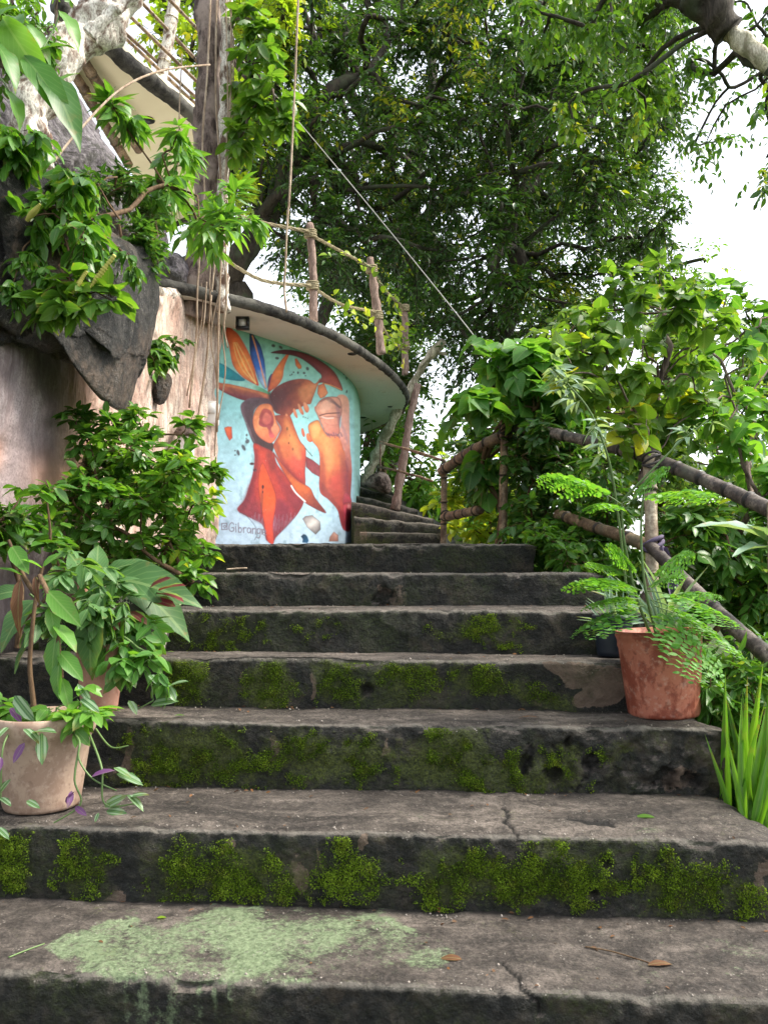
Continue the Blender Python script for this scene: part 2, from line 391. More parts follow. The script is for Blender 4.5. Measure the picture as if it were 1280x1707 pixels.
def clump_twigs(rng, cs, ntw, tl=.9, up=.15, out=.9, inner=.5):
    O = []; D = []; L = []
    for c, r in cs:
        n = rng.poisson(ntw)
        o = unit(rng.normal(size=(n, 3)))*(r*inner*rng.random((n, 1))**.5)
        d = unit(o/np.maximum(r*inner, 1e-6)*out+rng.normal(size=(n, 3))*.5+np.array([0, 0, up]))
        O.append(c+o); D.append(d); L.append(r*tl*(.6+.6*rng.random(n)))
    return np.concatenate(O), np.concatenate(D), np.concatenate(L)
def plant(name, label, cat, base, clumps, tpl, size, mat, ntw=10, k=8, stem='twig', r0=.012, seed=1, group=None, tl=1.0, up=.2,
          droop=.3, spread=1.0, wood=True, parts=('stem', 'foliage'), pre=None, rmin=.002, inner=.5, stem_r=.0015, hang=.25, jit=.35, wig=.08):
    """a shrub, sapling or tree: clumps are (px, py, distance, radius px) in the photograph, grown at their own place and size"""
    rng = np.random.default_rng(seed); base = np.asarray(base, float)
    cs = [(P(x, y, d), r/F*d) for x, y, d, r in clumps]
    root = thing(name, label, cat, base, group)
    smb, lmb = MB(), MB()
    skeleton(smb, base, [c for c, _ in cs], r0, rng, rmin, pre=pre, wig=wig)
    O, D, L = clump_twigs(rng, cs, ntw, tl, up, inner=inner)
    twigs(lmb, smb if wood else None, rng, O, D, L, k, tpl, size, droop, spread, jit, stem_r, hang=hang)
    smb.build(parts[0], M[stem] if isinstance(stem, str) else stem, root); lmb.build(parts[1], M[mat], root)
    return root
def scatter_px(rng, poly, n, d0, d1, r0, r1, gaps=(), mind=0):
    poly = np.asarray(poly, float); lo = poly.min(0); hi = poly.max(0); out = []; tries = 0
    while len(out) < n and tries < n*60:
        tries += 1
        x, y = lo+(hi-lo)*rng.random(2)
        if not inpoly(np.array([x]), np.array([y]), poly)[0]: continue
        if any(math.hypot(x-a, y-b) < c for a, b, c in gaps): continue
        if mind and any(math.hypot(x-o[0], y-o[1]) < mind for o in out): continue
        out.append((x, y, d0+(d1-d0)*rng.random(), r0+(r1-r0)*rng.random()))
    return out
def frond(lmb, smb, rng, O, D, L, npairs=9, plen=.4, nl=11, size=None, droop=.35, up=(0, 0, 1), shape=None):
    """a twice-divided feathery leaf"""
    D = unit(np.asarray(D, float)); g = np.array([0, 0, -1.]); sd = unit(np.cross(D, up)); n = np.cross(sd, D)
    ts = np.linspace(0, 1, 10); pts = np.asarray(O)+D*(L*ts)[:, None]+g*(droop*L*ts**2)[:, None]
    tube(smb, pts, np.linspace(.0022, .0007, 10)*max(1, L/.3), 4, caps=False)
    pl = []; pa = []; ps = []
    for i in range(npairs):
        t = .22+.78*(i+.5)/npairs; p = np.asarray(O)+D*L*t+g*droop*L*t*t; tn = unit(D+g*2*droop*t)
        ln = L*plen*(math.sin(math.pi*min(1, (.15+.85*t)))**.6*.8+.2)
        for s in (-1, 1):
            d = unit(tn*.75+sd*s+rng.normal(size=3)*.06+g*.15); s2 = unit(np.cross(d, n))
            u = (np.arange(nl)+.6)/nl
            q = p+d*(ln*u)[:, None]+g*(.25*ln*u**2)[:, None]
            for s3 in (-1, 1):
                pl.append(q); pa.append(d*.45+s2*s3+rng.normal(size=(nl, 3))*.08); ps.append((size or ln*2.5/nl)*(1-.35*u))
    pl = np.concatenate(pl); pa = np.concatenate(pa); ps = np.concatenate(ps)
    put_leaves(lmb, 'leaflet', pl, pa, n+rng.normal(size=(len(pl), 3))*.4, ps*(.6+.35*rng.random(len(pl))), np.clip(.5+rng.normal(size=len(pl))*.2+rng.normal()*.15, 0, 1))

# ------------------------------------------------------------------ ground and stairs
SA = math.radians(4.2)
def S2W(s, t, z): return np.stack([s*math.cos(SA)+t*math.sin(SA), -s*math.sin(SA)+t*math.cos(SA), z+0*s], -1)
SD = [1.45, 1.80, 2.20, 2.63, 2.93, 3.20, 3.74, 4.30]          # distance of each nosing
SY = [None, 1645, 1388, 1206, 1100, 1017, 955, 907]
SZ = [None]+[float(P(640, y, d)[2]) for y, d in zip(SY[1:], SD[1:])]; SZ[0] = SZ[1]-.22
ST = [d*math.cos(SA) for d in SD]
SL = [-2.3, -2.3, -2.2, -1.75, -1.7, -1.65, -1.6, -1.55]; SR = [1.2, .9, .875, .865, .83, .80, .74, .5]
LAND = SZ[-1]

def stair_z(y): return np.interp(y, [0, .6]+SD+[5.0, 9.5, 14], [SZ[0]-.9, SZ[0]-.5]+SZ+[LAND, LAND+.6, LAND+1.6])
def ground_z(x, y):
    zc = stair_z(y)-.3
    edge = np.interp(y, [0, 3.2, 4.5, 6, 9], [1.0, 1.05, .75, .8, 1.1])
    right = np.clip(x-edge, 0, None); drop = np.where(right < 6, right*.42+np.clip(right-.6, 0, 3)*.15, 6*.42+.45+(right-6)*.28)
    zr = zc-drop
    lf = sm(-1.75, -2.3, x)*sm(1.5, 3.2, y)
    zl = zc+lf*(2.0-.28*np.clip(y-3, 0, 4)+np.clip(-x-2.3, 0, 8)*.5)
    z = np.where(x > edge, zr, zl)
    z = z+fbm(np.stack([x, y, 0*x], -1)*.9, 3, 5)*.06
    far = sm(18, 60, np.hypot(x, y))
    return z*(1-far)+(-9)*far
N = Nodes('earth'); a = N.noise(2.2, 6, .65); b = N.noise(30, 4)
gm = N.done(N.bsdf(N.mix(b, N.ramp(a, [(.35, (.03, .045, .015)), (.6, (.06, .05, .03))]), (.03, .06, .015)), .95, N.bump(N.noise(25, 5, .7), .8, .03), .1))
ax = np.concatenate([-np.geomspace(6, 400, 26)[::-1], np.linspace(-5.8, 7.8, 110), np.geomspace(8, 400, 26)])
ay = np.concatenate([-np.geomspace(2, 400, 20)[::-1], np.linspace(-1.8, 16, 130), np.geomspace(16.5, 600, 28)])
gx, gy = np.meshgrid(ax, ay); mb = MB(); mb.add(np.stack([gx, gy, ground_z(gx, gy)], -1), grid_faces(len(ay), len(ax)))
tag(mb.build('ground', gm), kind='structure')

N = Nodes('old_concrete'); p = N.pos()
nz = N.n('SeparateXYZ'); N.l(N.n('NewGeometry').outputs['True Normal'], nz.inputs[0])
n1 = N.noise(2.6, 9, .68, N.scaled(p, (1, 2.2, 1)), .8); n2 = N.noise(22, 6, .7); n3 = N.noise(140, 4, .6); n4 = N.noise(9, 5, .6, dist=.5)
streak = N.noise(26, 4, .6, N.scaled(p, (1, .4, .08)))
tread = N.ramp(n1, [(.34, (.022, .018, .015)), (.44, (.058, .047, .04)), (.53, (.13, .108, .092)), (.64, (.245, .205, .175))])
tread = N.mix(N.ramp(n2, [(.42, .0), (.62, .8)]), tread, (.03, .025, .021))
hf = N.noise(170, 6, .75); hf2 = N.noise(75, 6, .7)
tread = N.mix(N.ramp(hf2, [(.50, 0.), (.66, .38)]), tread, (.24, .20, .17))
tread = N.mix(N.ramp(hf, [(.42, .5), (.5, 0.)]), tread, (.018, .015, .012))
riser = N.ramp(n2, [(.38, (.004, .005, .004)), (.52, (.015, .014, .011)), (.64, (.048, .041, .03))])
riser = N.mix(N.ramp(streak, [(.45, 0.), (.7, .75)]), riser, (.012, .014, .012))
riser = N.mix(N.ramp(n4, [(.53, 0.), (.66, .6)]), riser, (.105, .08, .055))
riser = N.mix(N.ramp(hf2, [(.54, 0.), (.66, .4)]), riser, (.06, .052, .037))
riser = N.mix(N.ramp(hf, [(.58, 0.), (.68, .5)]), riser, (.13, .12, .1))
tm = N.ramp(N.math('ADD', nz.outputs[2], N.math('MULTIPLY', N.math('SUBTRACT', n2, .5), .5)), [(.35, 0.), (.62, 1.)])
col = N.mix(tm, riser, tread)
col = N.mix(N.ramp(N.math('ADD', N.attr('edge'), N.math('MULTIPLY', N.math('SUBTRACT', n2, .5), 1.6)), [(.55, 0.), (.95, .7)]), col, (.21, .19, .16))
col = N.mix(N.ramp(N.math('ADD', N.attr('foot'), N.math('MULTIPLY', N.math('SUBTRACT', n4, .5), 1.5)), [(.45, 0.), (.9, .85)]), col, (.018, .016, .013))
bare = N.ramp(N.math('ADD', N.attr('bare'), N.math('MULTIPLY', N.math('SUBTRACT', n2, .5), 1.3)), [(.48, 0.), (.56, 1.)])
col = N.mix(bare, col, N.ramp(n4, [(.3, (.10, .07, .05)), (.7, (.22, .155, .115))]))
lich = N.ramp(N.math('ADD', N.attr('lich'), N.math('MULTIPLY', N.math('SUBTRACT', N.mix(.5, N.noise(8, 9, .8), N.noise(45, 8, .85)), .5), 4.6)), [(.42, 0.), (.80, .9)])
col = N.mix(lich, col, N.ramp(hf2, [(.35, (.10, .145, .07)), (.65, (.29, .37, .21))]))
moss = N.ramp(N.math('ADD', N.attr('moss'), N.math('MULTIPLY', N.math('SUBTRACT', N.mix(.5, n4, hf2), .5), 3.0)), [(.24, 0.), (.78, .9)])
col = N.mix(moss, col, N.ramp(n3, [(.35, (.018, .026, .004)), (.62, (.09, .115, .014))]))
film = N.ramp(N.noise(4.5, 8, .7), [(.46, 0.), (.62, .8)])
col = N.mix(N.math('MULTIPLY', film, N.math('SUBTRACT', 1.0, tm)), col, N.ramp(hf2, [(.4, (.006, .009, .003)), (.65, (.035, .05, .010))]))
vs = N.voro(75); speck = N.ramp(vs, [(.13, 1.), (.19, 0.)])
spm = N.math('MULTIPLY', speck, N.ramp(N.noise(18, 2), [(.52, 0.), (.62, .8)]))
col = N.mix(N.math('MULTIPLY', spm, N.math('ADD', N.math('ADD', N.math('MULTIPLY', tm, .8), .12), N.math('MULTIPLY', N.attr('edge'), .9)), True), col, (.36, .33, .29))
col = N.mix(N.attr('crack'), col, (.006, .005, .004))
bn = N.bump(hf2, 1.0, .02); bn = N.bump(hf, .8, .005, bn); bn = N.bump(N.voro(60), .35, .006, bn); bn = N.bump(n4, .5, .02, bn)
rg = N.mix(tm, .62, .72)
M['concrete'] = N.done(N.bsdf(col, rg, bn, .35))

MOSS = {2: [(15, 1440, 34, 55, 1), (140, 1450, 45, 42, .75), (300, 1455, 70, 55, .65), (400, 1452, 62, 48, .8), (470, 1475, 40, 40, .6), (560, 1440, 50, 50, .45), (620, 1470, 40, 40, .4),
            (755, 1462, 85, 60, .85), (940, 1455, 75, 60, 1), (860, 1475, 60, 40, .8), (1140, 1480, 95, 50, .8), (1215, 1495, 60, 40, .7), (1022, 1482, 20, 16, 1), (1080, 1440, 40, 40, .5)],
        3: [(245, 1228, 28, 24, .9), (330, 1262, 115, 55, 1), (270, 1280, 60, 40, .7), (520, 1272, 100, 48, .85), (605, 1265, 60, 50, .9), (740, 1262, 75, 55, 1), (812, 1285, 90, 45, .9), (905, 1290, 70, 45, .75), (935, 1262, 30, 24, .7), (1010, 1250, 40, 30, .4)],
        4: [(300, 1138, 32, 50, 1), (440, 1145, 48, 48, 1), (558, 1140, 48, 46, 1), (650, 1142, 50, 42, .7), (690, 1130, 20, 40, .8), (765, 1135, 36, 30, .7), (812, 1138, 24, 20, .9), (860, 1138, 28, 26, .8), (930, 1165, 32, 34, .9), (890, 1150, 24, 34, .6)],
        5: [(800, 1055, 90, 24, .55), (350, 1050, 80, 26, .5), (520, 1055, 60, 20, .35)]}
BARE = {2: [(488, 1462, 14, 40, .9), (195, 1500, 20, 26, .8), (620, 1410, 10, 24, .8), (375, 1410, 14, 24, .7), (535, 1430, 10, 26, .6), (830, 1485, 12, 26, .6), (1275, 1470, 20, 60, .6)],
        3: [(208, 1250, 12, 46, .9), (440, 1258, 12, 40, .7), (470, 1240, 8, 26, .6), (640, 1240, 8, 30, .6), (1120, 1290, 50, 34, .6)],
        4: [(512, 1148, 9, 34, .9), (388, 1140, 14, 30, .5), (600, 1128, 26, 22, .35), (905, 1165, 7, 26, .8)],
        6: [(650, 995, 18, 16, .6)]}
PLASTER = [(900, 1104), (1042, 1108), (1046, 1160), (1000, 1180), (958, 1178), (955, 1160), (975, 1150), (945, 1148), (935, 1130), (925, 1126)]
LICHEN = [(72, 1585), (110, 1555), (180, 1545), (330, 1530), (400, 1520), (480, 1524), (560, 1524), (640, 1535), (690, 1560), (765, 1595), (740, 1612), (640, 1615), (560, 1630), (480, 1632), (420, 1645), (330, 1642), (210, 1648), (160, 1615)]
CRACKS = [[(835, 1345), (850, 1358), (838, 1368), (855, 1382), (862, 1400)], [(838, 1648-40), (862, 1630), (870, 1650), (893, 1668), (900, 1690)], [(945, 1365), (985, 1372), (1020, 1375)],
          [(868, 1295), (885, 1262), (880, 1240)], [(905, 1285), (935, 1262), (920, 1240)], [(960, 1320), (985, 1285), (975, 1270)]]
HOLES = [(875, 1275, 12, 18), (925, 1290, 14, 14), (985, 1272, 13, 16), (1108, 1297, 20, 22), (1150, 1300, 18, 14), (945, 1243, 8, 12), (640, 995, 18, 16), (610, 1150, 12, 10), (990, 1492, 10, 10), (1010, 1440, 8, 8)]
def ell(px, py, L):
    m = np.zeros_like(px); q = np.stack([px/46, py/46, 0*px], -1)
    px = px+fbm(q, 4, 401)*22; py = py+fbm(q, 4, 402)*16
    for cx, cy, rx, ry, k in L: m = np.maximum(m, k*(1-sm(.25, 1.5, np.hypot((px-cx)/rx, (py-cy)/ry))))
    return m
def step_surface(i, s, v, deep):
    """v: 0 bottom of riser, 1 nosing, 2 back of tread; returns points and outward normals"""
    zt = SZ[i]; zb = SZ[i-1] if i > 0 else zt-.22
    t1 = ST[i+1]+.03 if i+1 < len(SD) else ST[i]+.75
    r = .014
    lean = .008*(i % 3-1)
    z = np.where(v < 1, zb-.015+(zt-r-zb+.015)*np.clip(v, 0, 1), zt)
    t = np.where(v < 1, ST[i]+lean*(1-v)+0*z, ST[i]+r+(t1-ST[i]-r)*np.clip(v-1, 0, 1))
    z = np.where(v < 0, zb-.9, z)
    return t, z, zt, zb, r
stair = thing('concrete_staircase', 'weathered dark concrete staircase with mossy risers climbing to the mural', 'staircase', S2W(np.array(-.3), np.array(ST[1]), SZ[0]-.2))
step_names = {1: 'worn step with a pale green lichen patch on its tread', 2: 'step whose riser carries small dim moss patches', 3: 'step with the brightest moss and a crumbling right end', 4: 'step with moss tufts and a peeled patch of pale plaster', 6: 'dark step with a small chipped hole in its riser'}
def step_mesh(i):
    h = SZ[i]-(SZ[i-1] if i else SZ[i]-.22); sp = .0075 if i in (1, 2, 3) else .011
    s = np.arange(SL[i], SR[i]+sp*.5, sp)
    t, z, zt, zb, r = step_surface(i, np.zeros(1), np.zeros(1), 0)
    nr = int(h/sp)+2; dep = (ST[i+1]-ST[i]) if i+1 < len(SD) else .75; nt = int(dep/sp)+3
    prof = [(ST[i], zb-.9, 0, 0)]
    for k in range(nr): prof.append((ST[i], zb-.015+(zt-r-zb+.015)*k/(nr-1), 1, 0))
    for a in (22, 45, 68): prof.append((ST[i]+r-r*math.cos(math.radians(a)), zt-r+r*math.sin(math.radians(a)), math.cos(math.radians(a)), math.sin(math.radians(a))))
    for k in range(nt): prof.append((ST[i]+r+(dep+.03-r)*k/(nt-1), zt, 0, 1))
    prof.append((ST[i]+dep+.03, zb-.9, 0, 1))
    pr = np.array(prof); n = len(pr)
    S, K = np.meshgrid(s, np.arange(n)); T = pr[K, 0]; Z = pr[K, 1]; nf = pr[K, 2]; nu = pr[K, 3]
    V0 = S2W(S, T, Z); px, py = project(V0)
    q = np.stack([S, T*1.0, Z], -1)
    big = fbm(np.stack([S*1.5, T*2, Z*3+i*5.1], -1), 3, 11+i); med = fbm(q*13+i, 4, 21+i); fine = fbm(q*55, 3, 31+i)
    edge = np.exp(-((T-ST[i])**2+(Z-zt)**2)/.018**2)
    chip = np.clip(fbm(np.stack([S*9, 0*S, 0*S+i*3.7], -1), 4, 41)-.15, 0, 1)*edge
    disp = med*.0055+fine*.0026
    rough = np.zeros_like(S)
    if i == 3: rough = sm(850, 960, px)*nf
    if i == 5: rough = .35*nf*sm(560, 660, px)*(1-sm(660, 760, px))
    disp = disp+rough*(np.clip(fbm(q*17, 4, 77), -1, .5)*.018)
    hole = np.zeros_like(S)
    for cx, cy, rx, ry in HOLES:
        if nf.max() > 0: hole = np.maximum(hole, (1-sm(.5, 1.25, np.hypot((px-cx)/rx, (py-cy)/ry)+fine*.4)))
    hole = hole*(nf > .5)
    disp = disp-hole*.022
    crack = np.zeros_like(S)
    wob = fbm(q*30, 3, 91)*5
    for c in CRACKS: crack = np.maximum(crack, 1-sm(1.6, 4.2, segdist(px+wob, py+wob*.6, c, False)))
    endr = sm(SR[i]-.05, SR[i], S)
    T = T+big*.010*(nf > .3)+chip*.022*nf - disp*nf + endr*nf*.012
    Z = Z+big*.006*nu - chip*.020 + disp*nu*.7 - crack*nu*.006 + endr*nu*(-.012)
    S = S+endr*fbm(np.stack([T*9, Z*9, 0*S+i], -1), 3, 8)*.02
    T = T+crack*nf*.006
    if i == 2:                              # the tread end breaks off obliquely
        pass
    moss = ell(px, py, MOSS.get(i, []))*nf; bare = ell(px, py, BARE.get(i, []))*nf
    if i == 4:
        wx, wy = px+fine*5+med*6, py+fine*4+med*5; dd = segdist(wx, wy, PLASTER)*np.where(inpoly(wx, wy, PLASTER), 1, -1); bare = np.maximum(bare, np.clip(.52+dd/13, 0, 1.3)*nf)
    lich = np.zeros_like(S)
    if i == 1:
        ins = inpoly(px, py, LICHEN); d = segdist(px, py, LICHEN); d = d+14*fbm(np.stack([S*16, T*16, 0*S], -1), 4, 301)*np.where(ins, 1, -1); lich = np.clip(np.where(ins, .5+np.minimum(d/50, .32), .5-d/20), 0, .85)
        lich = lich*(1-.42*np.exp(-((px-610)/130)**2-((py-1600)/34)**2))+.22*fbm(np.stack([S*7, T*9, 0*S], -1), 4, 303)*ins; rd = np.exp(-((px-1150)/170)**2-((py-1590)/50)**2)*.42; lich = np.maximum(lich*nu, rd*nu*.6)
        wx = px+6*fbm(np.stack([S*10, Z*5, 0*S], -1), 3, 305); dr = (sum(k_*np.exp(-((wx-c_)/w_)**2) for c_, w_, k_ in [(212, 7, .6), (240, 9, .7), (262, 6, .6), (285, 8, .65), (330, 8, .9), (356, 6, .85), (384, 6, .8), (425, 7, .5)])*(1-.5*sm(1655, 1720, py))+.2*np.exp(-((px-270)/90)**2))*nf*.74; lich = np.maximum(lich, dr)
    elif i == 2: lich = np.exp(-((px-1075)/36)**2-((py-1388)/10)**2)*.45*nu
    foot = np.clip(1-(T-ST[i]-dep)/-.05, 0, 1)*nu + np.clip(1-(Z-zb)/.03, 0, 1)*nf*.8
    mb = MB(); m = len(s)
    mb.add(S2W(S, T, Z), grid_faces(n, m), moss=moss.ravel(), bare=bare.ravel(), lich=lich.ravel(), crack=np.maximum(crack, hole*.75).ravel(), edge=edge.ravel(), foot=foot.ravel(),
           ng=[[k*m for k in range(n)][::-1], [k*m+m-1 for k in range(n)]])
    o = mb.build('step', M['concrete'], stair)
    if i in step_names: o['label'] = step_names[i]
    # moss cushions standing on the riser
    if i in MOSS:
        rng = np.random.default_rng(50+i); nn = 230000 if i in (2, 3) else 110000
        ss = rng.uniform(SL[i], SR[i], nn); zz = rng.uniform(zb, zt-.012, nn); tt = np.full(nn, ST[i])
        px, py = project(S2W(ss, tt, zz)); mk = ell(px, py, MOSS[i])
        nz_ = fbm(np.stack([ss*26, 0*ss, zz*26], -1), 4, 164); nb = fbm(np.stack([ss*7, 0*ss, zz*7], -1), 3, 63)
        hh = 0*ss
        for cx, cy, rx, ry in HOLES: hh = np.maximum(hh, 1-sm(.8, 1.2, np.hypot((px-cx)/rx, (py-cy)/ry)))
        keep = rng.random(nn) < np.clip((mk+nz_*.9+nb*.6-.36)*.75, 0, .7)*(mk > .06)*(1-hh)
        ss, zz = ss[keep], zz[keep]; k = len(ss)
        lift = np.clip(fbm(np.stack([ss*30, 0*ss, zz*30], -1), 3, 62)*.5+.4, 0, 1)*.010
        bigk = fbm(np.stack([ss*1.5, ss*0+ST[i]*2, zz*3+i*5.1], -1), 3, 11+i)*.010
        O = S2W(ss, ST[i]+bigk-lift, zz)
        nrm = S2W(np.array(0.), np.array(-1.), 0)
        A = nrm+rng.normal(size=(k, 3))*.75+np.array([0, 0, .25]); Nn = rng.normal(size=(k, 3))+np.array([0, 0, .8])
        tint = np.clip(.36+nz_[keep]*.45+nb[keep]*.3+rng.normal(size=k)*.2, 0, 1)
        lb = MB(); put_leaves(lb, 'tuft', O, A, Nn, .0026+.0036*rng.random(k), tint)
        mo = lb.build('moss', M['moss'], o); mo['kind'] = 'stuff'
    return o
STEPS = [step_mesh(i) for i in range(len(SD))]

# the landing and the narrow winding stair beyond
mb = MB(); box(mb, (-1.5, 4.75, LAND-1.2), (.62, 6.9, LAND-.006)); box(mb, (-2.2, 6.9, LAND-1.2), (1.0, 9.6, LAND-.01))
tag(mb.build('path', plain('pale_concrete', (.26, .24, .21), .9), smooth=False), kind='structure')  # landing out of view; pale tone chosen to bounce light onto soffit and mural
WS = [((600, 886), (737, 889), 7.3), ((590, 861), (737, 875), 7.9), ((586, 836), (722, 865), 8.5), ((588, 824), (696, 850), 9.1), ((584, 808), (662, 828), 9.7), ((580, 797), (640, 812), 10.3), ((575, 786), (625, 797), 10.9)]
up = thing('winding_stair', 'narrow dark concrete steps winding up behind the painted wall', 'staircase', P(660, 900, 7.3))
for k, (a, b, D) in enumerate(WS):
    A = P(a[0], a[1], D+.1); B = P(b[0], b[1], D-.05); z = max(A[2], B[2]); nseg = 40
    mb = MB(); u = np.linspace(0, 1, nseg)[None]; bk = np.array([.18, 1.0, 0])
    dirs = [(0., -1.5), (0., -.10), (0., -.012), (.012, 0.), (.4, .0), (1.3, 0.)]
    rows = []
    for dd, dz in dirs:
        L = A+(B-A)*u.T; L = L+bk*dd; L[:, 2] = (A+(B-A)*u.T)[:, 2]+dz; rows.append(L)
    V = np.array(rows); V = V+fbm(V*9, 3, 70+k)[..., None]*np.array([0, .012, .010])
    px, py = project(V); e = np.zeros(V.shape[:2]); e[2:4] = .9
    mb.add(V, grid_faces(len(dirs), nseg), edge=e.ravel(), foot=0*e.ravel(), moss=(.55*(px < 650)*(py > 815)*(e < .5)).ravel(), bare=(.8*(px < 612)*(py > 865)).ravel(), lich=0*e.ravel(), crack=0*e.ravel(),
           ng=[[r*nseg for r in range(len(dirs))][::-1], [r*nseg+nseg-1 for r in range(len(dirs))]])
    mb.build('step', M['concrete'], up)

# ------------------------------------------------------------------ carved plaster wall on the left
def resample(p, n):
    p = np.asarray(p, float); d = np.r_[0, np.cumsum(np.linalg.norm(np.diff(p, axis=0), axis=1))]
    u = np.linspace(0, d[-1], n); return np.stack([np.interp(u, d, p[:, k]) for k in range(p.shape[1])], -1)
N = Nodes('carved_plaster'); p = N.pos()
gv = N.scaled(p, (1, 1, .16)); g1 = N.noise(11, 6, .62, gv, .8); g2 = N.noise(34, 5, .6, gv, .4); n1 = N.noise(2.2, 5, .6); n2 = N.noise(40, 4, .6)
beige = N.ramp(g1, [(.36, (.30, .20, .155)), (.48, (.58, .45, .37)), (.6, (.74, .63, .53))])
beige = N.mix(N.ramp(n1, [(.42, 0.), (.62, .7)]), beige, (.60, .38, .30))
beige = N.mix(N.ramp(g2, [(.54, 0.), (.6, .7)]), beige, (.26, .19, .17))
mauve = N.ramp(N.noise(3.0, 10, .68, N.scaled(p, (1, 1, .6)), .6), [(.38, (.10, .075, .078)), (.5, (.19, .148, .15)), (.6, (.29, .23, .23))])
mauve = N.mix(N.ramp(N.noise(7, 9, .72, N.scaled(p, (1, 1, .22)), .5), [(.5, 0.), (.64, .4)]), mauve, (.5, .45, .46))
tan = N.ramp(n1, [(.35, (.50, .24, .15)), (.6, (.62, .36, .26))])
mauve = N.mix(N.ramp(N.noise(90, 6, .75), [(.42, .6), (.52, 0.)]), mauve, (.13, .10, .10)); beige = N.mix(N.ramp(N.noise(70, 7, .75), [(.42, .55), (.52, 0.)]), beige, (.25, .18, .15))
col = N.mix(N.attr('mauve'), beige, mauve); col = N.mix(N.attr('tan'), col, tan)
col = N.mix(N.ramp(n2, [(.5, 0.), (.8, .3)]), col, (.2, .17, .15)); col = N.mix(N.attr('foot'), col, (.06, .06, .045))
bn = N.bump(N.mix(N.attr('mauve'), g1, N.noise(6, 4)), .9, .03); bn = N.bump(g2, .4, .01, bn)
M['carved'] = N.done(N.bsdf(col, .8, bn, .25))
wp = np.array([P(x, 900, d)[:2] for x, d in [(-200, 2.75), (-60, 3.1), (60, 3.6), (150, 4.35), (220, 5.05), (290, 5.95), (357, 6.86)]])
wp = resample(smooth_poly(wp, 6, False), 520); tn = unit(np.gradient(wp, axis=0)); nr = np.stack([tn[:, 1], -tn[:, 0]], -1)
X = wp[None, :, 0]+0*np.zeros((300, 1)); Y = wp[None, :, 1]+0*X
top = np.minimum(2.36, .37*wp[:, 1]-.02)+.04*vnoise(np.stack([wp[:, 1]*3, 0*wp[:, 1], 0*wp[:, 1]], -1))*(wp[:, 1] < 5.8)
Z = EYE[2]-1.0+(top[None]+1.0)*np.linspace(0, 1, 300)[:, None]
px, py = project(np.stack([X, Y, Z], -1))
q = np.stack([X, Y, Z], -1)
sw = fbm(q*np.array([1.2, 1.2, .5]), 3, 3)
mauve = 1-sm(92, 122, px+18*sw+.04*(py-700)); tanm = np.exp(-((px-132-12*sw)/20)**2)*sm(560, 640, py)*.9
tanm = np.maximum(tanm, np.exp(-((px-100)/30)**2-((py-800)/40)**2)*.8); tanm = np.maximum(tanm, np.exp(-((px-4)/16)**2-((py-760)/26)**2))
groove = fbm(q*np.array([7, 7, .9])+fbm(q*2, 2, 9)[..., None]*.9, 4, 4)
d = groove*.030*(1-mauve)+sw*.07+fbm(q*3, 4, 6)*.02
d = d+.05*np.exp(-((px-135)/16)**2)*sm(560, 620, py)
X = X+nr[None, :, 0]*d; Y = Y+nr[None, :, 1]*d
mb = MB(); n, m = X.shape
mb.add(np.stack([X, Y, Z], -1), grid_faces(n, m), mauve=mauve.ravel(), tan=tanm.ravel(), foot=(1-sm(-.35, .25, Z-1.6-LAND+1.6)).ravel()*.0)
bx = np.stack([X-nr[None, :, 0]*.45-nr[None, :, 0]*d, Y-nr[None, :, 1]*.45, Z], -1)
mb.add(np.concatenate([np.stack([X, Y, Z], -1)[-1:], bx[-1:]]), grid_faces(2, m), mauve=0*np.ones(2*m), tan=0*np.ones(2*m), foot=np.zeros(2*m))
mb.add(np.concatenate([np.stack([X, Y, Z], -1)[:, -1][None], bx[:, -1][None]]), grid_faces(2, n), mauve=np.zeros(2*n), tan=np.zeros(2*n), foot=np.zeros(2*n))
wroot = thing('carved_wall', 'tall plaster wall carved like beige bark, mauve and smooth towards its near end', 'wall', (wp[300, 0], wp[300, 1], .9))
mb.build('wall_face', M['carved'], wroot)
# pale ledge along its top and a shallow alcove box
mb = MB(); c = P(318, 493, 6.45); tube(mb, curve([P(262, 487, 5.7)+[0, 0, 0], P(290, 491, 6.1), P(330, 494, 6.5), P(362, 497, 6.85)], 16), .05, 8, .3)
mb.build('ledge', M['bark_pale'], wroot)

M['white_plastic'] = plain('white_plastic', (.72, .71, .68), .45, .08)
M['black_metal'] = plain('black_metal', (.012, .012, .012), .4, .2)
b = thing('junction_box', 'small white weatherproof box fixed to the corner of the carved wall', 'junction box', P(352, 686, 6.72))
o = P(354, 690, 6.72); mb = MB(); box(mb, o+[-.055, -.07, -.10], o+[.055, .05, .10]); hb = mb.build('housing', M['white_plastic'], b, smooth=False)
bv = hb.modifiers.new('bevel', 'BEVEL'); bv.width = .015; bv.segments = 3
mb = MB(); box(mb, o+[-.04, -.084, -.01], o+[.04, -.071, .08]); mb.build('lid', M['white_plastic'], b, smooth=False)
o = P(310, 750, 6.0); b = thing('wall_lamp', 'tall pale plaster lamp box with sloping hood on the carved wall', 'wall lamp', o)
mb = MB(); box(mb, o+[-.045, -.06, -.26], o+[.05, .08, .1]); hb = mb.build('shade', M['white_plastic'], b, smooth=False); bv = hb.modifiers.new('bevel', 'BEVEL'); bv.width = .012; bv.segments = 2
mb = MB(); V = np.array([[-.07, -.10, .105], [.075, -.10, .105], [.075, .1, .105], [-.07, .1, .105], [-.05, .04, .24], [.055, .04, .24], [.055, .1, .24], [-.05, .1, .24]])+o
mb.add(V, [[0, 3, 2, 1], [4, 5, 6, 7], [0, 1, 5, 4], [1, 2, 6, 5], [2, 3, 7, 6], [3, 0, 4, 7]]); mb.build('hood', M['bark_brown'], b, smooth=False)

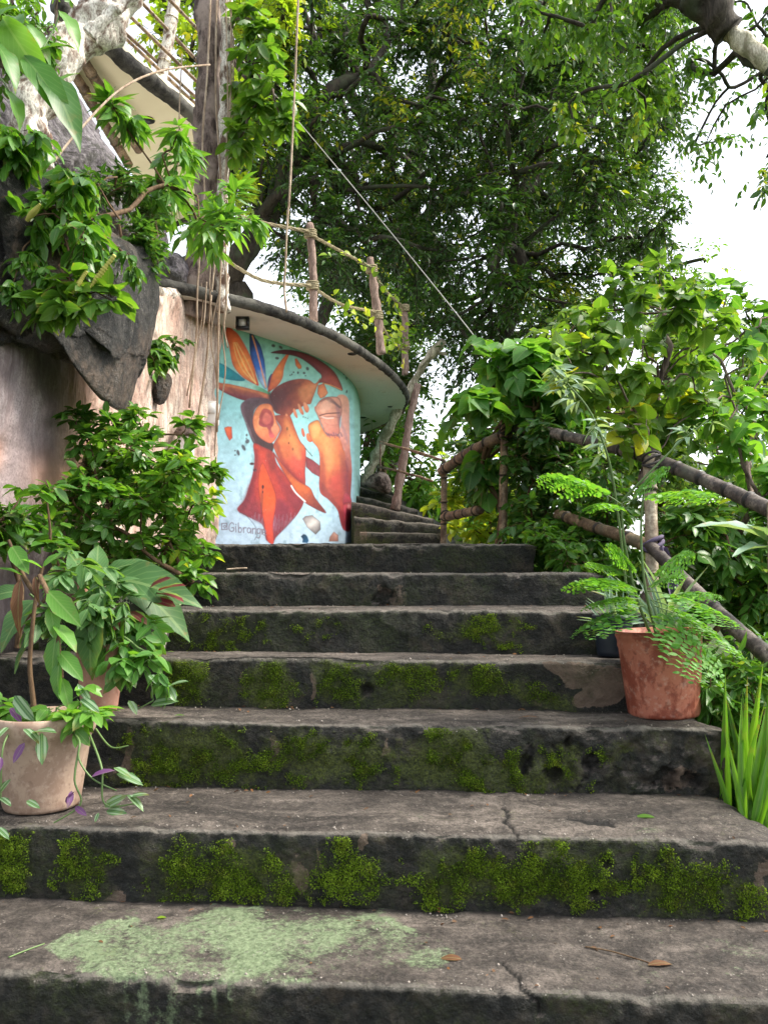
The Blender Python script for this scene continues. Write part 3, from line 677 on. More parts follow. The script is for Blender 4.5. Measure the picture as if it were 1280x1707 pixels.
# ------------------------------------------------------------------ painted building: curved wall, mural, overhanging roof
ZS = 2.25                                           # soffit height above the eye
wl = [PZ(np.array(x), np.array(y), ZS)[:2] for x, y in [(352, 540), (372, 544), (400, 551), (430, 560), (475, 575), (520, 592), (558, 612), (584, 634), (597, 656)]]
wl = [np.array(a) for a in wl]+[np.array([wl[-1][0]-.03, wl[-1][1]+.9]), np.array([wl[-1][0]-.4, wl[-1][1]+1.9]), np.array([-1.4, 12.0]), np.array([-2.6, 12.3])]
wl = smooth_poly(wl, 10, False); wl = np.concatenate([resample(wl[:83], 760), resample(wl[84:], 44)]); NW = len(wl)
z0 = LAND-.05; z1 = EYE[2]+ZS+.01; NZ = 500
wz = np.linspace(z0, z1, NZ)
WX = wl[None, :, 0]+0*wz[:, None]; WY = wl[None, :, 1]+0*wz[:, None]; WZ = wz[:, None]+0*WX
WV = np.stack([WX, WY, WZ], -1); wpx, wpy = project(WV)

# the mural is pigment on that wall: brushed at 3.5556 mural units per photo pixel, then laid on the wall's own grid
MW, MH = 640, 860; MS = 2.0                         # canvas size, mural units per canvas cell (x from 0, y from 60)
cy, cx = np.mgrid[0:MH, 0:MW]; cx = cx*MS-60.0; cy = cy*MS+60.0
def srgb(c):
    c = np.asarray(c, float)/255; return np.where(c <= .04045, c/12.92, ((c+.055)/1.055)**2.4)
def lerp3(stops, t):
    ps = [s[0] for s in stops]; cs = np.array([srgb(s[1]) for s in stops])
    return np.stack([np.interp(t, ps, cs[:, k]) for k in range(3)], -1)
can = lerp3([(0, (128, 190, 165)), (.2, (140, 200, 185)), (.45, (150, 208, 212)), (.75, (170, 205, 222)), (1, (178, 200, 222))], np.clip((cy-250)/1250+.00018*(450-cx), 0, 1))
q3 = np.stack([cx/160, cy/160, 0*cx], -1); blot = fbm(q3*2, 5, 17); fin = fbm(q3*9, 4, 18)
can = can*(1+.09*blot+.07*fin)[..., None]
can = can + (sm(.55, 1.1, fbm(q3*np.array([5, 3, 1]), 4, 25))*.35)[..., None]*(srgb((70, 110, 110))-can)
can = can + (sm(880, 900, cx)*.6)[..., None]*(lerp3([(0, (120, 180, 140)), (1, (150, 200, 190))], np.clip((cy-600)/900, 0, 1))-can)
def paint(poly, stops, a, b, rim=None, rw=14, smooth=True, soft=2.5, tex=.1, alpha=1.0, line=None, lw=2.2):
    global can
    pl = smooth_poly(poly, 6) if smooth else np.asarray(poly, float)
    lo = pl.min(0)-12; hi = pl.max(0)+12
    x0 = max(0, int((lo[0]+60)/MS)); x1 = min(MW, int((hi[0]+60)/MS)+1); y0 = max(0, int((lo[1]-60)/MS)); y1 = min(MH, int((hi[1]-60)/MS)+1)
    if x1 <= x0 or y1 <= y0: return
    X = cx[y0:y1, x0:x1]; Y = cy[y0:y1, x0:x1]
    ins = inpoly(X, Y, pl); d = segdist(X, Y, pl); sd = np.where(ins, d, -d)
    m = np.clip(sd/soft+.5, 0, 1)*alpha
    a = np.asarray(a, float); b = np.asarray(b, float); ab = b-a
    t = ((X-a[0])*ab[0]+(Y-a[1])*ab[1])/(ab@ab)
    c = lerp3(stops, np.clip(t+.10*blot[y0:y1, x0:x1], 0, 1))*(1+tex*fin[y0:y1, x0:x1]+tex*.8*blot[y0:y1, x0:x1])[..., None]
    if rim is not None: c = c+(np.exp(-np.clip(sd, 0, None)/rw)*.8)[..., None]*(srgb(rim)-c)
    if line is not None: c = c+(np.exp(-(d/lw)**2))[..., None]*(srgb(line)-c)
    can[y0:y1, x0:x1] += m[..., None]*(c-can[y0:y1, x0:x1])
def stroke(pts, col, wd=3.0, alpha=1.0, smooth=True, taper=False):
    global can
    pl = smooth_poly(pts, 6, False) if smooth else np.asarray(pts, float)
    lo = pl.min(0)-wd*3; hi = pl.max(0)+wd*3
    x0 = max(0, int((lo[0]+60)/MS)); x1 = min(MW, int((hi[0]+60)/MS)+1); y0 = max(0, int((lo[1]-60)/MS)); y1 = min(MH, int((hi[1]-60)/MS)+1)
    if x1 <= x0 or y1 <= y0: return
    X = cx[y0:y1, x0:x1]; Y = cy[y0:y1, x0:x1]; d = segdist(X, Y, pl, False)
    m = np.clip((wd-d)/1.8+.5, 0, 1)*alpha; can[y0:y1, x0:x1] += m[..., None]*(srgb(col)-can[y0:y1, x0:x1])
def blob(x, y, rx, ry, col, ang=0, alpha=1.0, soft=.25):
    global can
    ca, sa = math.cos(ang), math.sin(ang); X = (cx-x)*ca+(cy-y)*sa; Y = -(cx-x)*sa+(cy-y)*ca
    m = (1-sm(1-soft, 1+soft, np.hypot(X/rx, Y/ry)))*alpha; can += m[..., None]*(srgb(col)-can)
# feathers / petals
paint([(62, 470), (110, 486), (165, 518), (215, 555), (245, 583), (190, 588), (120, 578), (74, 552), (60, 505)], [(0, (28, 170, 175)), (1, (10, 120, 140))], (70, 480), (230, 590), rim=(20, 100, 120))
paint([(66, 556), (140, 578), (230, 592), (310, 612), (388, 655), (384, 668), (280, 634), (170, 612), (74, 588)], [(0, (120, 205, 205)), (.6, (170, 220, 205)), (1, (60, 140, 80))], (70, 570), (385, 660))
paint([(40, 520), (74, 588), (160, 606), (272, 632), (386, 668), (402, 705), (330, 690), (252, 704), (182, 684), (104, 646), (70, 612)], [(0, (240, 180, 100)), (.35, (225, 130, 80)), (.75, (130, 60, 70)), (1, (90, 35, 45))], (240, 590), (215, 705), rim=(120, 50, 50), rw=7)
paint([(156, 222), (128, 300), (150, 380), (172, 490), (228, 562), (300, 606), (326, 612), (312, 560), (292, 480), (252, 390), (205, 312), (164, 272)], [(0, (205, 70, 35)), (.35, (232, 112, 48)), (.7, (240, 140, 62)), (1, (205, 90, 60))], (150, 240), (310, 610), rim=(170, 52, 35), rw=10)
for o_, al in ((0, .8), (26, .55), (-22, .5)): stroke([(185+o_*.4, 360), (215+o_, 440), (258+o_, 530), (308, 600)], (246, 205, 120), 3.4, al)
paint([(279, 243), (270, 330), (275, 430), (298, 505), (330, 590), (372, 634), (366, 525), (356, 450), (334, 372), (296, 312)], [(0, (30, 50, 80)), (.35, (18, 52, 112)), (.7, (35, 105, 200)), (1, (190, 215, 235))], (285, 250), (352, 640), rim=(15, 30, 70), rw=9)
stroke([(288, 320), (312, 400), (330, 470), (352, 560), (368, 622)], (236, 160, 100), 4, .95)
paint([(404, 543), (384, 570), (376, 622), (385, 652), (400, 615), (412, 575)], [(0, (45, 45, 90)), (1, (120, 60, 80))], (390, 545), (390, 650))
paint([(516, 402), (478, 440), (440, 490), (406, 545), (390, 605), (380, 652), (432, 620), (466, 570), (478, 500)], [(0, (230, 110, 50)), (.5, (232, 132, 62)), (1, (195, 80, 55))], (510, 405), (385, 650), rim=(150, 60, 40), rw=7)
# floating crescent and temple
paint([(396, 420), (470, 401), (560, 410), (640, 438), (712, 480), (772, 532), (806, 590), (822, 645), (770, 625), (702, 598), (652, 610), (690, 578), (695, 553), (672, 530), (630, 492), (570, 452), (500, 432)], [(0, (92, 30, 40)), (.55, (110, 36, 48)), (.8, (150, 62, 58)), (1, (178, 78, 62))], (400, 420), (800, 640), rim=(70, 22, 30), rw=9, line=(60, 20, 26))
stroke([(705, 600), (760, 615), (815, 640)], (222, 150, 90), 3)
paint([(392, 700), (395, 662), (430, 622), (490, 590), (562, 574), (622, 580), (660, 602), (692, 566), (668, 630), (645, 690), (632, 724), (600, 726), (568, 752), (540, 760), (500, 800), (450, 785), (420, 770)], [(0, (84, 34, 38)), (.35, (125, 52, 45)), (.75, (196, 105, 62)), (1, (214, 132, 82))], (400, 640), (665, 690), rim=(110, 40, 38), rw=10)
paint([(390, 640), (410, 700), (440, 760), (405, 750), (380, 690)], [(0, (60, 35, 42)), (1, (80, 40, 42))], (380, 650), (440, 750), alpha=.8, soft=14)
# hair
paint([(222, 722), (268, 690), (330, 684), (388, 698), (412, 742), (372, 722), (336, 728), (300, 764), (294, 830), (308, 890), (352, 936), (412, 958), (402, 1012), (350, 985), (298, 962), (268, 900), (240, 820), (220, 765)], [(0, (105, 80, 90)), (.25, (88, 62, 70)), (1, (62, 38, 42))], (222, 740), (400, 900), soft=6)
for k in range(9): stroke([(226+k*6, 760+k*14), (246+k*5, 820+k*12), (262+k*5, 880+k*9)], (120, 100, 112), 1.6, .5)
# cheek and jaw
paint([(418, 800), (450, 788), (500, 788), (516, 802), (542, 872), (572, 942), (602, 982), (606, 1040), (601, 1120), (600, 1205), (560, 1180), (502, 1122), (452, 1062), (420, 1002), (414, 960), (442, 910), (458, 862)], [(0, (178, 92, 58)), (.35, (204, 118, 66)), (.65, (198, 82, 62)), (1, (178, 52, 52))], (480, 800), (560, 1190), rim=(140, 50, 45), rw=14, line=(110, 40, 40))
paint([(420, 800), (470, 790), (470, 850), (455, 905), (430, 960), (416, 960), (445, 905)], [(0, (120, 48, 42)), (1, (150, 60, 50))], (420, 800), (460, 900), alpha=.7, soft=16)
stroke([(600, 982), (622, 1010), (642, 1032)], (40, 24, 28), 2.4)
for x, y, a_ in [(494, 870, 9), (510, 910, 7), (503, 955, 6), (528, 990, 9), (352, 890, 5), (372, 910, 5)]: blob(x, y, a_*.7, a_*1.2, (60, 28, 30))
# ear
paint([(372, 720), (330, 730), (300, 770), (290, 830), (305, 890), (340, 930), (390, 956), (420, 940), (442, 900), (452, 872), (432, 830), (416, 772), (402, 732)], [(0, (222, 130, 82)), (.5, (232, 142, 92)), (1, (212, 110, 80))], (330, 740), (420, 940), rim=(178, 80, 60), rw=8, line=(90, 36, 36))
paint([(352, 752), (330, 795), (326, 842), (352, 862), (380, 872), (388, 915), (412, 925), (420, 905), (405, 870), (416, 830), (410, 790), (392, 760)], [(0, (168, 72, 66)), (.6, (150, 60, 66)), (1, (205, 90, 92))], (350, 760), (400, 920), soft=6)
paint([(368, 775), (350, 800), (350, 832), (372, 845), (395, 828), (398, 795)], [(0, (206, 108, 92)), (1, (190, 88, 82))], (360, 780), (390, 840), soft=9)
stroke([(326, 810), (322, 850), (345, 862), (372, 866)], (225, 150, 105), 4, .8)
paint([(398, 872), (412, 850), (424, 840), (445, 872), (430, 915), (416, 905)], [(0, (228, 150, 112)), (1, (214, 118, 92))], (410, 850), (430, 915), soft=5)
# dripping tips
for pts in ([(500, 790), (488, 780), (482, 790), (490, 802)], [(528, 756), (540, 752), (556, 800), (548, 806), (534, 785)], [(556, 724), (570, 728), (592, 776), (584, 788), (566, 766)], [(588, 718), (604, 714), (624, 752), (612, 776), (594, 756)], [(655, 742), (668, 738), (674, 755), (662, 768)]):
    paint(pts, [(0, (226, 150, 108)), (1, (198, 100, 70))], pts[1], pts[-1 if len(pts) < 5 else 3], rim=(160, 80, 60), rw=3)
# neck
paint([(294, 958), (350, 978), (412, 1012), (432, 1072), (482, 1142), (532, 1212), (592, 1292), (560, 1370), (502, 1440), (432, 1510), (415, 1535), (370, 1532), (346, 1440), (280, 1402), (198, 1352), (240, 1290), (270, 1202), (292, 1122), (300, 1040)], [(0, (196, 66, 46)), (.45, (178, 58, 52)), (.8, (142, 48, 62)), (1, (150, 70, 95))], (330, 970), (420, 1530), rim=(120, 34, 44), rw=16, soft=4)
paint([(198, 1352), (240, 1290), (268, 1202), (300, 1240), (320, 1330), (340, 1430), (280, 1402)], [(0, (150, 48, 62)), (1, (120, 44, 62))], (280, 1210), (260, 1390), alpha=.65, soft=20)
for k in range(44): stroke([(286+k*6.4, 1405+26*math.sin(k*1.7)+.25*abs(22-k)*-3), (284+k*6.3, 1465+24*math.sin(k*2.3))], (176, 190, 214), 2.2, .16)
paint([(350, 1072), (326, 1130), (324, 1230), (344, 1360), (368, 1500), (384, 1545), (416, 1545), (410, 1440), (426, 1340), (426, 1258), (392, 1160)], [(0, (206, 76, 42)), (.5, (222, 92, 48)), (1, (214, 66, 62))], (350, 1080), (395, 1540), rim=(160, 48, 40), rw=7, line=(70, 28, 30), lw=1.8)
paint([(342, 1380), (352, 1290), (352, 1210), (340, 1240), (336, 1320)], [(0, (120, 60, 50)), (1, (90, 50, 60))], (345, 1210), (345, 1380), alpha=.6, soft=8)
for x, y, rx, ry in [(350, 1215, 7, 12), (350, 1245, 4, 8), (285, 1078, 14, 8), (302, 1115, 11, 9)]: blob(x, y, rx, ry, (66, 28, 34))
paint([(408, 1000), (450, 1058), (502, 1118), (560, 1176), (600, 1200), (634, 1225), (662, 1282), (726, 1370), (640, 1335), (580, 1292), (520, 1202), (450, 1092)], [(0, (178, 70, 48)), (.5, (214, 104, 56)), (1, (92, 30, 42))], (420, 1020), (715, 1365), rim=(120, 44, 40), rw=6, line=(80, 30, 34), lw=1.6)
stroke([(518, 1208), (545, 1250), (600, 1302)], (235, 238, 240), 4)
paint([(604, 1032), (650, 1058), (688, 1090), (688, 1158), (640, 1132), (604, 1096)], [(0, (120, 44, 56)), (1, (150, 66, 70))], (605, 1040), (685, 1150), rim=(90, 30, 40), rw=6, smooth=False)
# face shell
paint([(618, 850), (642, 828), (680, 820), (702, 862), (730, 904), (802, 910), (832, 1000), (866, 1010), (876, 1130), (870, 1262), (876, 1302), (870, 1402), (864, 1476), (828, 1470), (810, 1430), (790, 1352), (740, 1292), (686, 1240), (686, 1100), (680, 1000), (640, 942), (622, 890)], [(0, (222, 146, 82)), (.25, (222, 128, 76)), (.55, (180, 72, 58)), (1, (150, 36, 52))], (670, 830), (850, 1470), rim=(140, 52, 46), rw=9, line=(100, 36, 38), lw=1.8)
paint([(784, 690), (820, 667), (858, 705), (862, 850), (868, 1010), (876, 1130), (850, 1100), (832, 1000), (802, 912), (812, 840), (812, 768)], [(0, (226, 160, 130)), (.5, (214, 150, 135)), (1, (190, 90, 80))], (820, 670), (860, 1120), soft=5)
paint([(658, 752), (690, 700), (740, 680), (802, 690), (818, 762), (804, 830), (800, 905), (728, 902), (700, 852), (672, 790)], [(0, (228, 158, 130)), (.6, (214, 146, 122)), (1, (196, 116, 100))], (680, 700), (780, 900), rim=(130, 58, 50), rw=6, line=(80, 30, 32))
stroke([(692, 706), (745, 690), (790, 730), (806, 745)], (130, 84, 84), 6, .7)
stroke([(735, 700), (770, 716), (805, 742)], (90, 70, 80), 7, .6)
stroke([(686, 792), (720, 782), (760, 778), (804, 776)], (96, 50, 50), 3.5)
stroke([(684, 812), (720, 800), (765, 798), (806, 806)], (150, 84, 78), 2.2, .8)
stroke([(700, 800), (730, 808), (768, 806)], (245, 225, 215), 3.5, .7)
stroke([(716, 835), (750, 850), (790, 846)], (186, 110, 98), 4, .5)
for k in range(7): stroke([(726+k*14, 895+(k % 3)*4), (734+k*14, 915+(k % 2)*8)], (84, 66, 100), 5, .55)
for k in range(6): stroke([(800+k*9, 790+k*22), (806+k*9, 840+k*24)], (150, 120, 140), 4, .35)
for k in range(6): stroke([(838+4*(k % 3), 1060+k*26), (850+4*(k % 2), 1100+k*26)], (110, 50, 84), 4, .35)
paint([(606, 905), (622, 898), (642, 940), (630, 950), (612, 938)], [(0, (226, 130, 80)), (1, (180, 80, 58))], (610, 900), (635, 950), rim=(130, 50, 44), rw=3)
paint([(578, 872), (588, 868), (600, 905), (592, 920), (580, 900)], [(0, (216, 110, 76)), (1, (180, 80, 60))], (580, 870), (595, 920), rim=(140, 60, 50), rw=3)
paint([(828, 1262), (850, 1248), (872, 1288), (868, 1306), (838, 1312), (824, 1320)], [(0, (200, 66, 82)), (1, (150, 36, 60))], (850, 1250), (840, 1320), rim=(100, 24, 44), rw=3)
paint([(828, 1322), (866, 1318), (872, 1350), (850, 1385), (828, 1375)], [(0, (216, 88, 100)), (1, (150, 36, 60))], (850, 1320), (845, 1385), rim=(110, 24, 44), rw=4)
blob(858, 1330, 8, 14, (236, 160, 160), 0, .7, .6)
def shade(pts, c, a=.6, soft=26): paint(pts, [(0, c), (1, c)], (0, 0), (10, 10), soft=soft, alpha=a, tex=.05)
shade([(300, 1000), (322, 1010), (318, 1130), (290, 1240), (250, 1340), (215, 1345), (262, 1210), (296, 1110)], (96, 30, 48), .6)
shade([(420, 1090), (480, 1180), (545, 1262), (580, 1300), (550, 1370), (520, 1330), (470, 1240), (430, 1160)], (112, 36, 52), .55)
shade([(380, 1000), (410, 1025), (430, 1090), (400, 1130), (370, 1060)], (104, 36, 40), .6)
shade([(440, 1290), (500, 1330), (500, 1420), (440, 1490), (425, 1420)], (120, 44, 66), .5)
shade([(420, 970), (445, 960), (470, 1040), (530, 1130), (590, 1180), (590, 1200), (540, 1170), (470, 1090)], (120, 34, 44), .6, 20)
shade([(490, 830), (520, 880), (555, 960), (575, 1040), (550, 1040), (510, 950)], (230, 150, 88), .45, 24)
shade([(400, 690), (450, 640), (520, 600), (590, 590), (540, 640), (480, 700), (440, 760), (415, 750)], (70, 28, 36), .55)
shade([(560, 640), (640, 610), (660, 620), (630, 690), (590, 710)], (226, 150, 96), .4, 24)
shade([(700, 1010), (720, 1100), (720, 1220), (690, 1230), (688, 1100)], (128, 42, 44), .55, 20)
shade([(800, 1000), (850, 1040), (868, 1130), (862, 1260), (830, 1240), (815, 1110)], (118, 40, 62), .5, 26)
shade([(700, 900), (760, 960), (770, 1060), (740, 1120), (715, 1020)], (236, 160, 96), .45, 26)
shade([(800, 1330), (840, 1400), (860, 1470), (835, 1465), (810, 1420)], (104, 22, 42), .6, 16)
shade([(690, 1180), (760, 1270), (800, 1330), (770, 1320), (700, 1250)], (112, 40, 48), .5, 16)
shade([(640, 850), (672, 835), (690, 870), (660, 920), (640, 900)], (240, 176, 110), .5, 16)
shade([(700, 720), (740, 700), (760, 740), (720, 770), (690, 765)], (240, 186, 160), .5, 14)
shade([(780, 730), (812, 770), (800, 850), (790, 800)], (120, 76, 96), .5, 12)
shade([(240, 720), (290, 700), (330, 705), (280, 760), (270, 860), (250, 820)], (52, 34, 42), .4, 16)
shade([(560, 420), (650, 450), (740, 520), (720, 540), (640, 480), (560, 435)], (150, 62, 66), .45, 14)
shade([(130, 620), (240, 640), (350, 675), (300, 690), (200, 670)], (100, 40, 56), .55, 14)
# loose fragments
for pts, c0, c1 in [([(676, 612), (712, 600), (736, 658), (716, 682), (690, 692), (672, 660)], (204, 112, 70), (226, 140, 88)), ([(538, 456), (550, 452), (562, 472), (580, 500), (578, 514), (560, 516), (544, 495)], (226, 100, 52), (230, 130, 60)),
                    ([(120, 864), (142, 856), (166, 858), (170, 925), (152, 942), (132, 905)], (226, 110, 62), (214, 80, 56))]:
    paint(pts, [(0, c0), (1, c1)], pts[0], pts[3], rim=(150, 56, 40), rw=5, line=(110, 44, 36), lw=1.5, smooth=False)
paint([(584, 1404), (600, 1388), (642, 1382), (690, 1420), (692, 1468), (662, 1498), (612, 1455)], [(0, (120, 112, 118)), (.5, (205, 198, 196)), (1, (92, 86, 92))], (600, 1390), (670, 1495), rim=(80, 70, 76), rw=7, smooth=False)
paint([(740, 1538), (746, 1510), (770, 1480), (796, 1500), (797, 1538)], [(0, (206, 160, 146)), (1, (150, 100, 90))], (770, 1480), (770, 1540), rim=(110, 76, 70), rw=4, smooth=False)
paint([(574, 1508), (590, 1494), (604, 1498), (614, 1510), (622, 1532), (614, 1548), (582, 1545), (586, 1525)], [(0, (16, 40, 60)), (1, (20, 80, 120))], (580, 1500), (615, 1540), smooth=False)
for x, y, rx, ry, an in [(412, 378, 12, 9, .3), (456, 388, 13, 8, .7), (434, 452, 12, 8, .2), (614, 514, 9, 11, -.4), (512, 553, 4, 5, 0), (522, 548, 4, 6, .3), (532, 535, 6, 5, 0), (558, 538, 6, 8, 0), (594, 540, 8, 7, .3), (602, 556, 5, 4, 0), (254, 908, 6, 8, 0), (258, 945, 12, 14, .6), (236, 982, 10, 20, -.5), (204, 1012, 9, 18, -.3), (186, 1000, 5, 5, 0),
                         (590, 800, 4, 4, 0), (602, 804, 4, 4, 0), (614, 808, 4, 3, 0), (830, 540, 4, 14, .2), (845, 570, 4, 10, -.2), (252, 928, 4, 6, 0), (186, 1026, 6, 4, 0), (790, 478, 5, 4, 0), (846, 650, 5, 10, .2)]: blob(x, y, rx, ry, (62, 52, 60), an, .9)
stroke([(212, 1368), (240, 1376), (275, 1410), (305, 1450), (318, 1490), (300, 1530)], (60, 60, 74), 2.0, .8)
stroke([(430, 1512), (470, 1470), (540, 1395)], (90, 110, 130), 2.0, .7)
# the signature, brushed by hand
INK = (118, 106, 122)
stroke([(106, 1432), (136, 1430), (140, 1466), (106, 1468), (106, 1432)], INK, 3, .95, False); stroke([(116, 1448), (124, 1442), (131, 1450), (124, 1458), (116, 1449)], INK, 2.4, .9)
L = [[(178, 1436), (166, 1426), (153, 1440), (150, 1462), (160, 1478), (176, 1474), (178, 1458), (166, 1456)], [(190, 1450), (191, 1482)], [(190, 1436), (191, 1439)], [(205, 1428), (206, 1484)], [(206, 1462), (218, 1456), (224, 1470), (218, 1484), (206, 1480)], [(234, 1456), (236, 1486)], [(235, 1466), (243, 1456), (252, 1458)],
     [(276, 1462), (264, 1458), (258, 1474), (266, 1488), (276, 1478), (277, 1460), (280, 1490)], [(288, 1460), (290, 1492)], [(289, 1470), (299, 1460), (306, 1468), (308, 1494)], [(334, 1466), (322, 1462), (316, 1478), (324, 1492), (334, 1482), (335, 1464), (334, 1506), (324, 1518), (312, 1512)],
     [(343, 1466), (345, 1496)], [(344, 1476), (350, 1466), (358, 1468)], [(352, 1486), (366, 1482), (362, 1470), (352, 1474), (350, 1492), (360, 1502), (370, 1496)]]
for s_ in L: stroke(s_, INK, 3.0, .95)
can = np.clip(can*.80*(1+.05*fin)[..., None], .004, .9)
can[1:-1, 1:-1] = (can[1:-1, 1:-1]*4+2*(can[:-2, 1:-1]+can[2:, 1:-1]+can[1:-1, :-2]+can[1:-1, 2:])+can[:-2, :-2]+can[2:, 2:]+can[:-2, 2:]+can[2:, :-2])/16
ux = ((wpx-340)*3.5556+60)/MS; uy = ((wpy-470)*3.5556-60)/MS
xi = np.clip(ux, 0, MW-1.001); yi = np.clip(uy, 0, MH-1.001); x0 = xi.astype(int); y0 = yi.astype(int); fx = (xi-x0)[..., None]; fy = (yi-y0)[..., None]
pg = can[y0, x0]*(1-fx)*(1-fy)+can[y0, x0+1]*fx*(1-fy)+can[y0+1, x0]*(1-fx)*fy+can[y0+1, x0+1]*fx*fy
seen = np.arange(NW) < 9*NW; edgei = int(np.argmax(wpx[100])); back = np.arange(NW) > edgei
pg[:, back] = pg[:, edgei-2:edgei-1]*0+srgb((150, 200, 185))
N = Nodes('painted_plaster'); ac = N.attr('pigment', 'Color'); a = N.noise(26, 6, .65); b = N.noise(4, 5, .6)
col = N.mix(N.ramp(b, [(.5, 0.), (.75, .14)]), ac, N.mix(.5, ac, (.16, .2, .18)))
col = N.mix(N.ramp(a, [(.66, 0.), (.74, .3)]), col, (.3, .36, .34))
M['mural'] = N.done(N.bsdf(col, .62, N.bump(N.noise(45, 6, .65), .35, .008), .35))
bld = thing('mural_building', 'curved turquoise building painted with a fragmented face under a flat overhanging roof', 'building', (wl[150, 0]-.6, wl[150, 1]+.6, LAND))
mb = MB(); mb.add(WV, grid_faces(NZ, NW), pigment=np.concatenate([pg.reshape(-1, 3), np.ones((pg.shape[0]*pg.shape[1], 1))], 1))
tag(mb.build('wall', M['mural'], bld), 'curved wall with the painted turquoise mural of a face in profile breaking apart')
N = Nodes('cream_soffit'); a = N.noise(5, 6, .65); b = N.noise(40, 4)
M['soffit'] = N.done(N.bsdf(N.mix(N.ramp(a, [(.52, 0.), (.72, .45)]), N.mix(b, (.74, .70, .63), (.82, .78, .71)), (.50, .46, .41)), .8, N.bump(b, .2, .004), .2))
M['rim'] = bark_mat('weathered_rim', (.018, .017, .016), (.075, .07, .062), (.11, .105, .09), 16, (1, 1, 1), .7)
rim_px = [(250, 470), (300, 481), (366, 496), (430, 511), (500, 535), (560, 562), (610, 592), (648, 621), (669, 645), (676, 662), (670, 678), (655, 692), (630, 706), (598, 719), (560, 726)]
rp = np.array([PZ(np.array(x), np.array(y), ZS+.05) for x, y in rim_px]); rp = smooth_poly(rp, 6, False)
tail = np.array([[-1.2, rp[-1, 1]+.4, rp[0, 2]], [-3.2, rp[-1, 1]+.2, rp[0, 2]], [-3.4, 6.2, rp[0, 2]]])
ring = np.concatenate([rp, tail]); k = len(ring); mb = MB()
lo = ring.copy(); lo[:, 2] = EYE[2]+ZS; hi = ring.copy(); hi[:, 2] = EYE[2]+ZS+.1
mb.add(np.concatenate([lo, hi]), ng=[list(range(k)), list(range(2*k-1, k-1, -1))], q=grid_faces(2, k, True)[:, ::-1]); slab = mb.build('roof', M['soffit'], bld, smooth=False)
mb = MB(); tube(mb, resample(rp, 220), .05, 12, .09, 5); mb.build('roof_rim', M['rim'], slab)
for x, y, r in [(587, 590, .045), (638, 653, .05), (605, 696, .045), (650, 678, .03)]:
    c = PZ(np.array(x), np.array(y), ZS-.002); mb = MB(); lathe(mb, [(0, .0), (r*.7, .0), (r*.72, -.004), (r, -.004), (r*1.02, .001)], c, 24); mb.build('downlight', M['black_metal'] if x != 638 else M['soffit'], slab)
o = PZ(np.array(405), np.array(533), ZS-.02); fl = thing('floodlight', 'small square black floodlight under the roof above the painted feathers', 'floodlight', o)
mb = MB(); s = .055; o = o+[0, 0, -.03]
for a_ in ([-s, -.02, s*.62], [-s, -.02, -s], [-s, -.02, -s], [s*.62, -.02, -s]): pass
box(mb, o+[-s, -.03, s*.6], o+[s, .03, s]); box(mb, o+[-s, -.03, -s], o+[s, .03, -s*.6]); box(mb, o+[-s, -.03, -s*.59], o+[-s*.6, .03, s*.59]); box(mb, o+[s*.6, -.03, -s*.59], o+[s, .03, s*.59]); mb.build('frame', M['black_metal'], fl, smooth=False)
mb = MB(); box(mb, o+[-s*.58, -.012, -s*.58], o+[s*.58, .02, s*.58]); mb.build('lens', M['white_plastic'], fl, smooth=False)
mb = MB(); tube(mb, [o+[-.09, 0, .06], o+[-.02, 0, .065], o+[.03, 0, .052]], .008, 6); mb.build('bracket', M['black_metal'], fl)

# higher terrace at the top left
ZU = 4.45
up_px = [(95, 5), (165, 62), (215, 106), (262, 144), (322, 192), (352, 222), (356, 340), (275, 384)]
ur = np.array([PZ(np.array(x), np.array(y), ZU) for x, y in up_px]); ter = thing('upper_terrace', 'higher cream terrace slab with a dark rounded rim showing behind the leaves', 'terrace', ur[3])
inn = np.array([PZ(np.array(x), np.array(y), ZU) for x, y in [(205, 262), (150, 178), (100, 100)]])
ring = np.concatenate([ur, inn]); k = len(ring); lo = ring.copy(); hi = ring.copy(); hi[:, 2] += .12
mb = MB(); mb.add(np.concatenate([lo, hi]), ng=[list(range(k)), list(range(2*k-1, k-1, -1))], q=grid_faces(2, k, True)[:, ::-1])
N = Nodes('yellow_cream'); a = N.noise(4, 5); M['cream'] = N.done(N.bsdf(N.mix(a, (.62, .55, .38), (.74, .68, .52)), .8, N.bump(N.noise(50, 3), .15, .004), .2))
tslab = mb.build('slab', M['cream'], ter, smooth=False)
mb = MB(); tube(mb, resample(smooth_poly(ur[:6], 5, False), 60), .075, 10, .2, 9); tube(mb, resample(ur[5:], 20), .04, 8, .2, 9); mb.build('rim', M['rim'], tslab)
c = PZ(np.array(247), np.array(200), ZU-.003); mb = MB(); lathe(mb, [(0, -.002), (.045, -.002), (.05, -.006), (.065, -.006), (.066, .001)], c, 24); mb.build('downlight', M['black_metal'], tslab)
def bamboo_mat(name, c0, c1, c2):
    N = Nodes(name); p = N.pos(); a = N.noise(9, 7, .7); b = N.noise(60, 6, .7); c = N.noise(4, 5, .6)
    col = N.ramp(a, [(.38, c0), (.5, c1), (.6, c2)]); col = N.mix(N.ramp(b, [(.42, .7), (.52, 0.)]), col, c0)
    col = N.mix(N.ramp(c, [(.54, 0.), (.64, .5)]), col, (.09, .10, .07))
    col = N.mix(N.math('MULTIPLY', N.attr('jn'), .9), col, (.012, .01, .009))
    return N.done(N.bsdf(col, .55, N.bump(b, .6, .004), .35))
M['bamboo'] = bamboo_mat('old_bamboo', (.07, .042, .025), (.20, .13, .08), (.33, .24, .15))
M['bamboo_grey'] = bamboo_mat('grey_bamboo', (.03, .024, .022), (.085, .066, .058), (.20, .165, .14))
M['bamboo_pale'] = bamboo_mat('pale_bamboo', (.18, .13, .09), (.36, .29, .21), (.5, .43, .32))
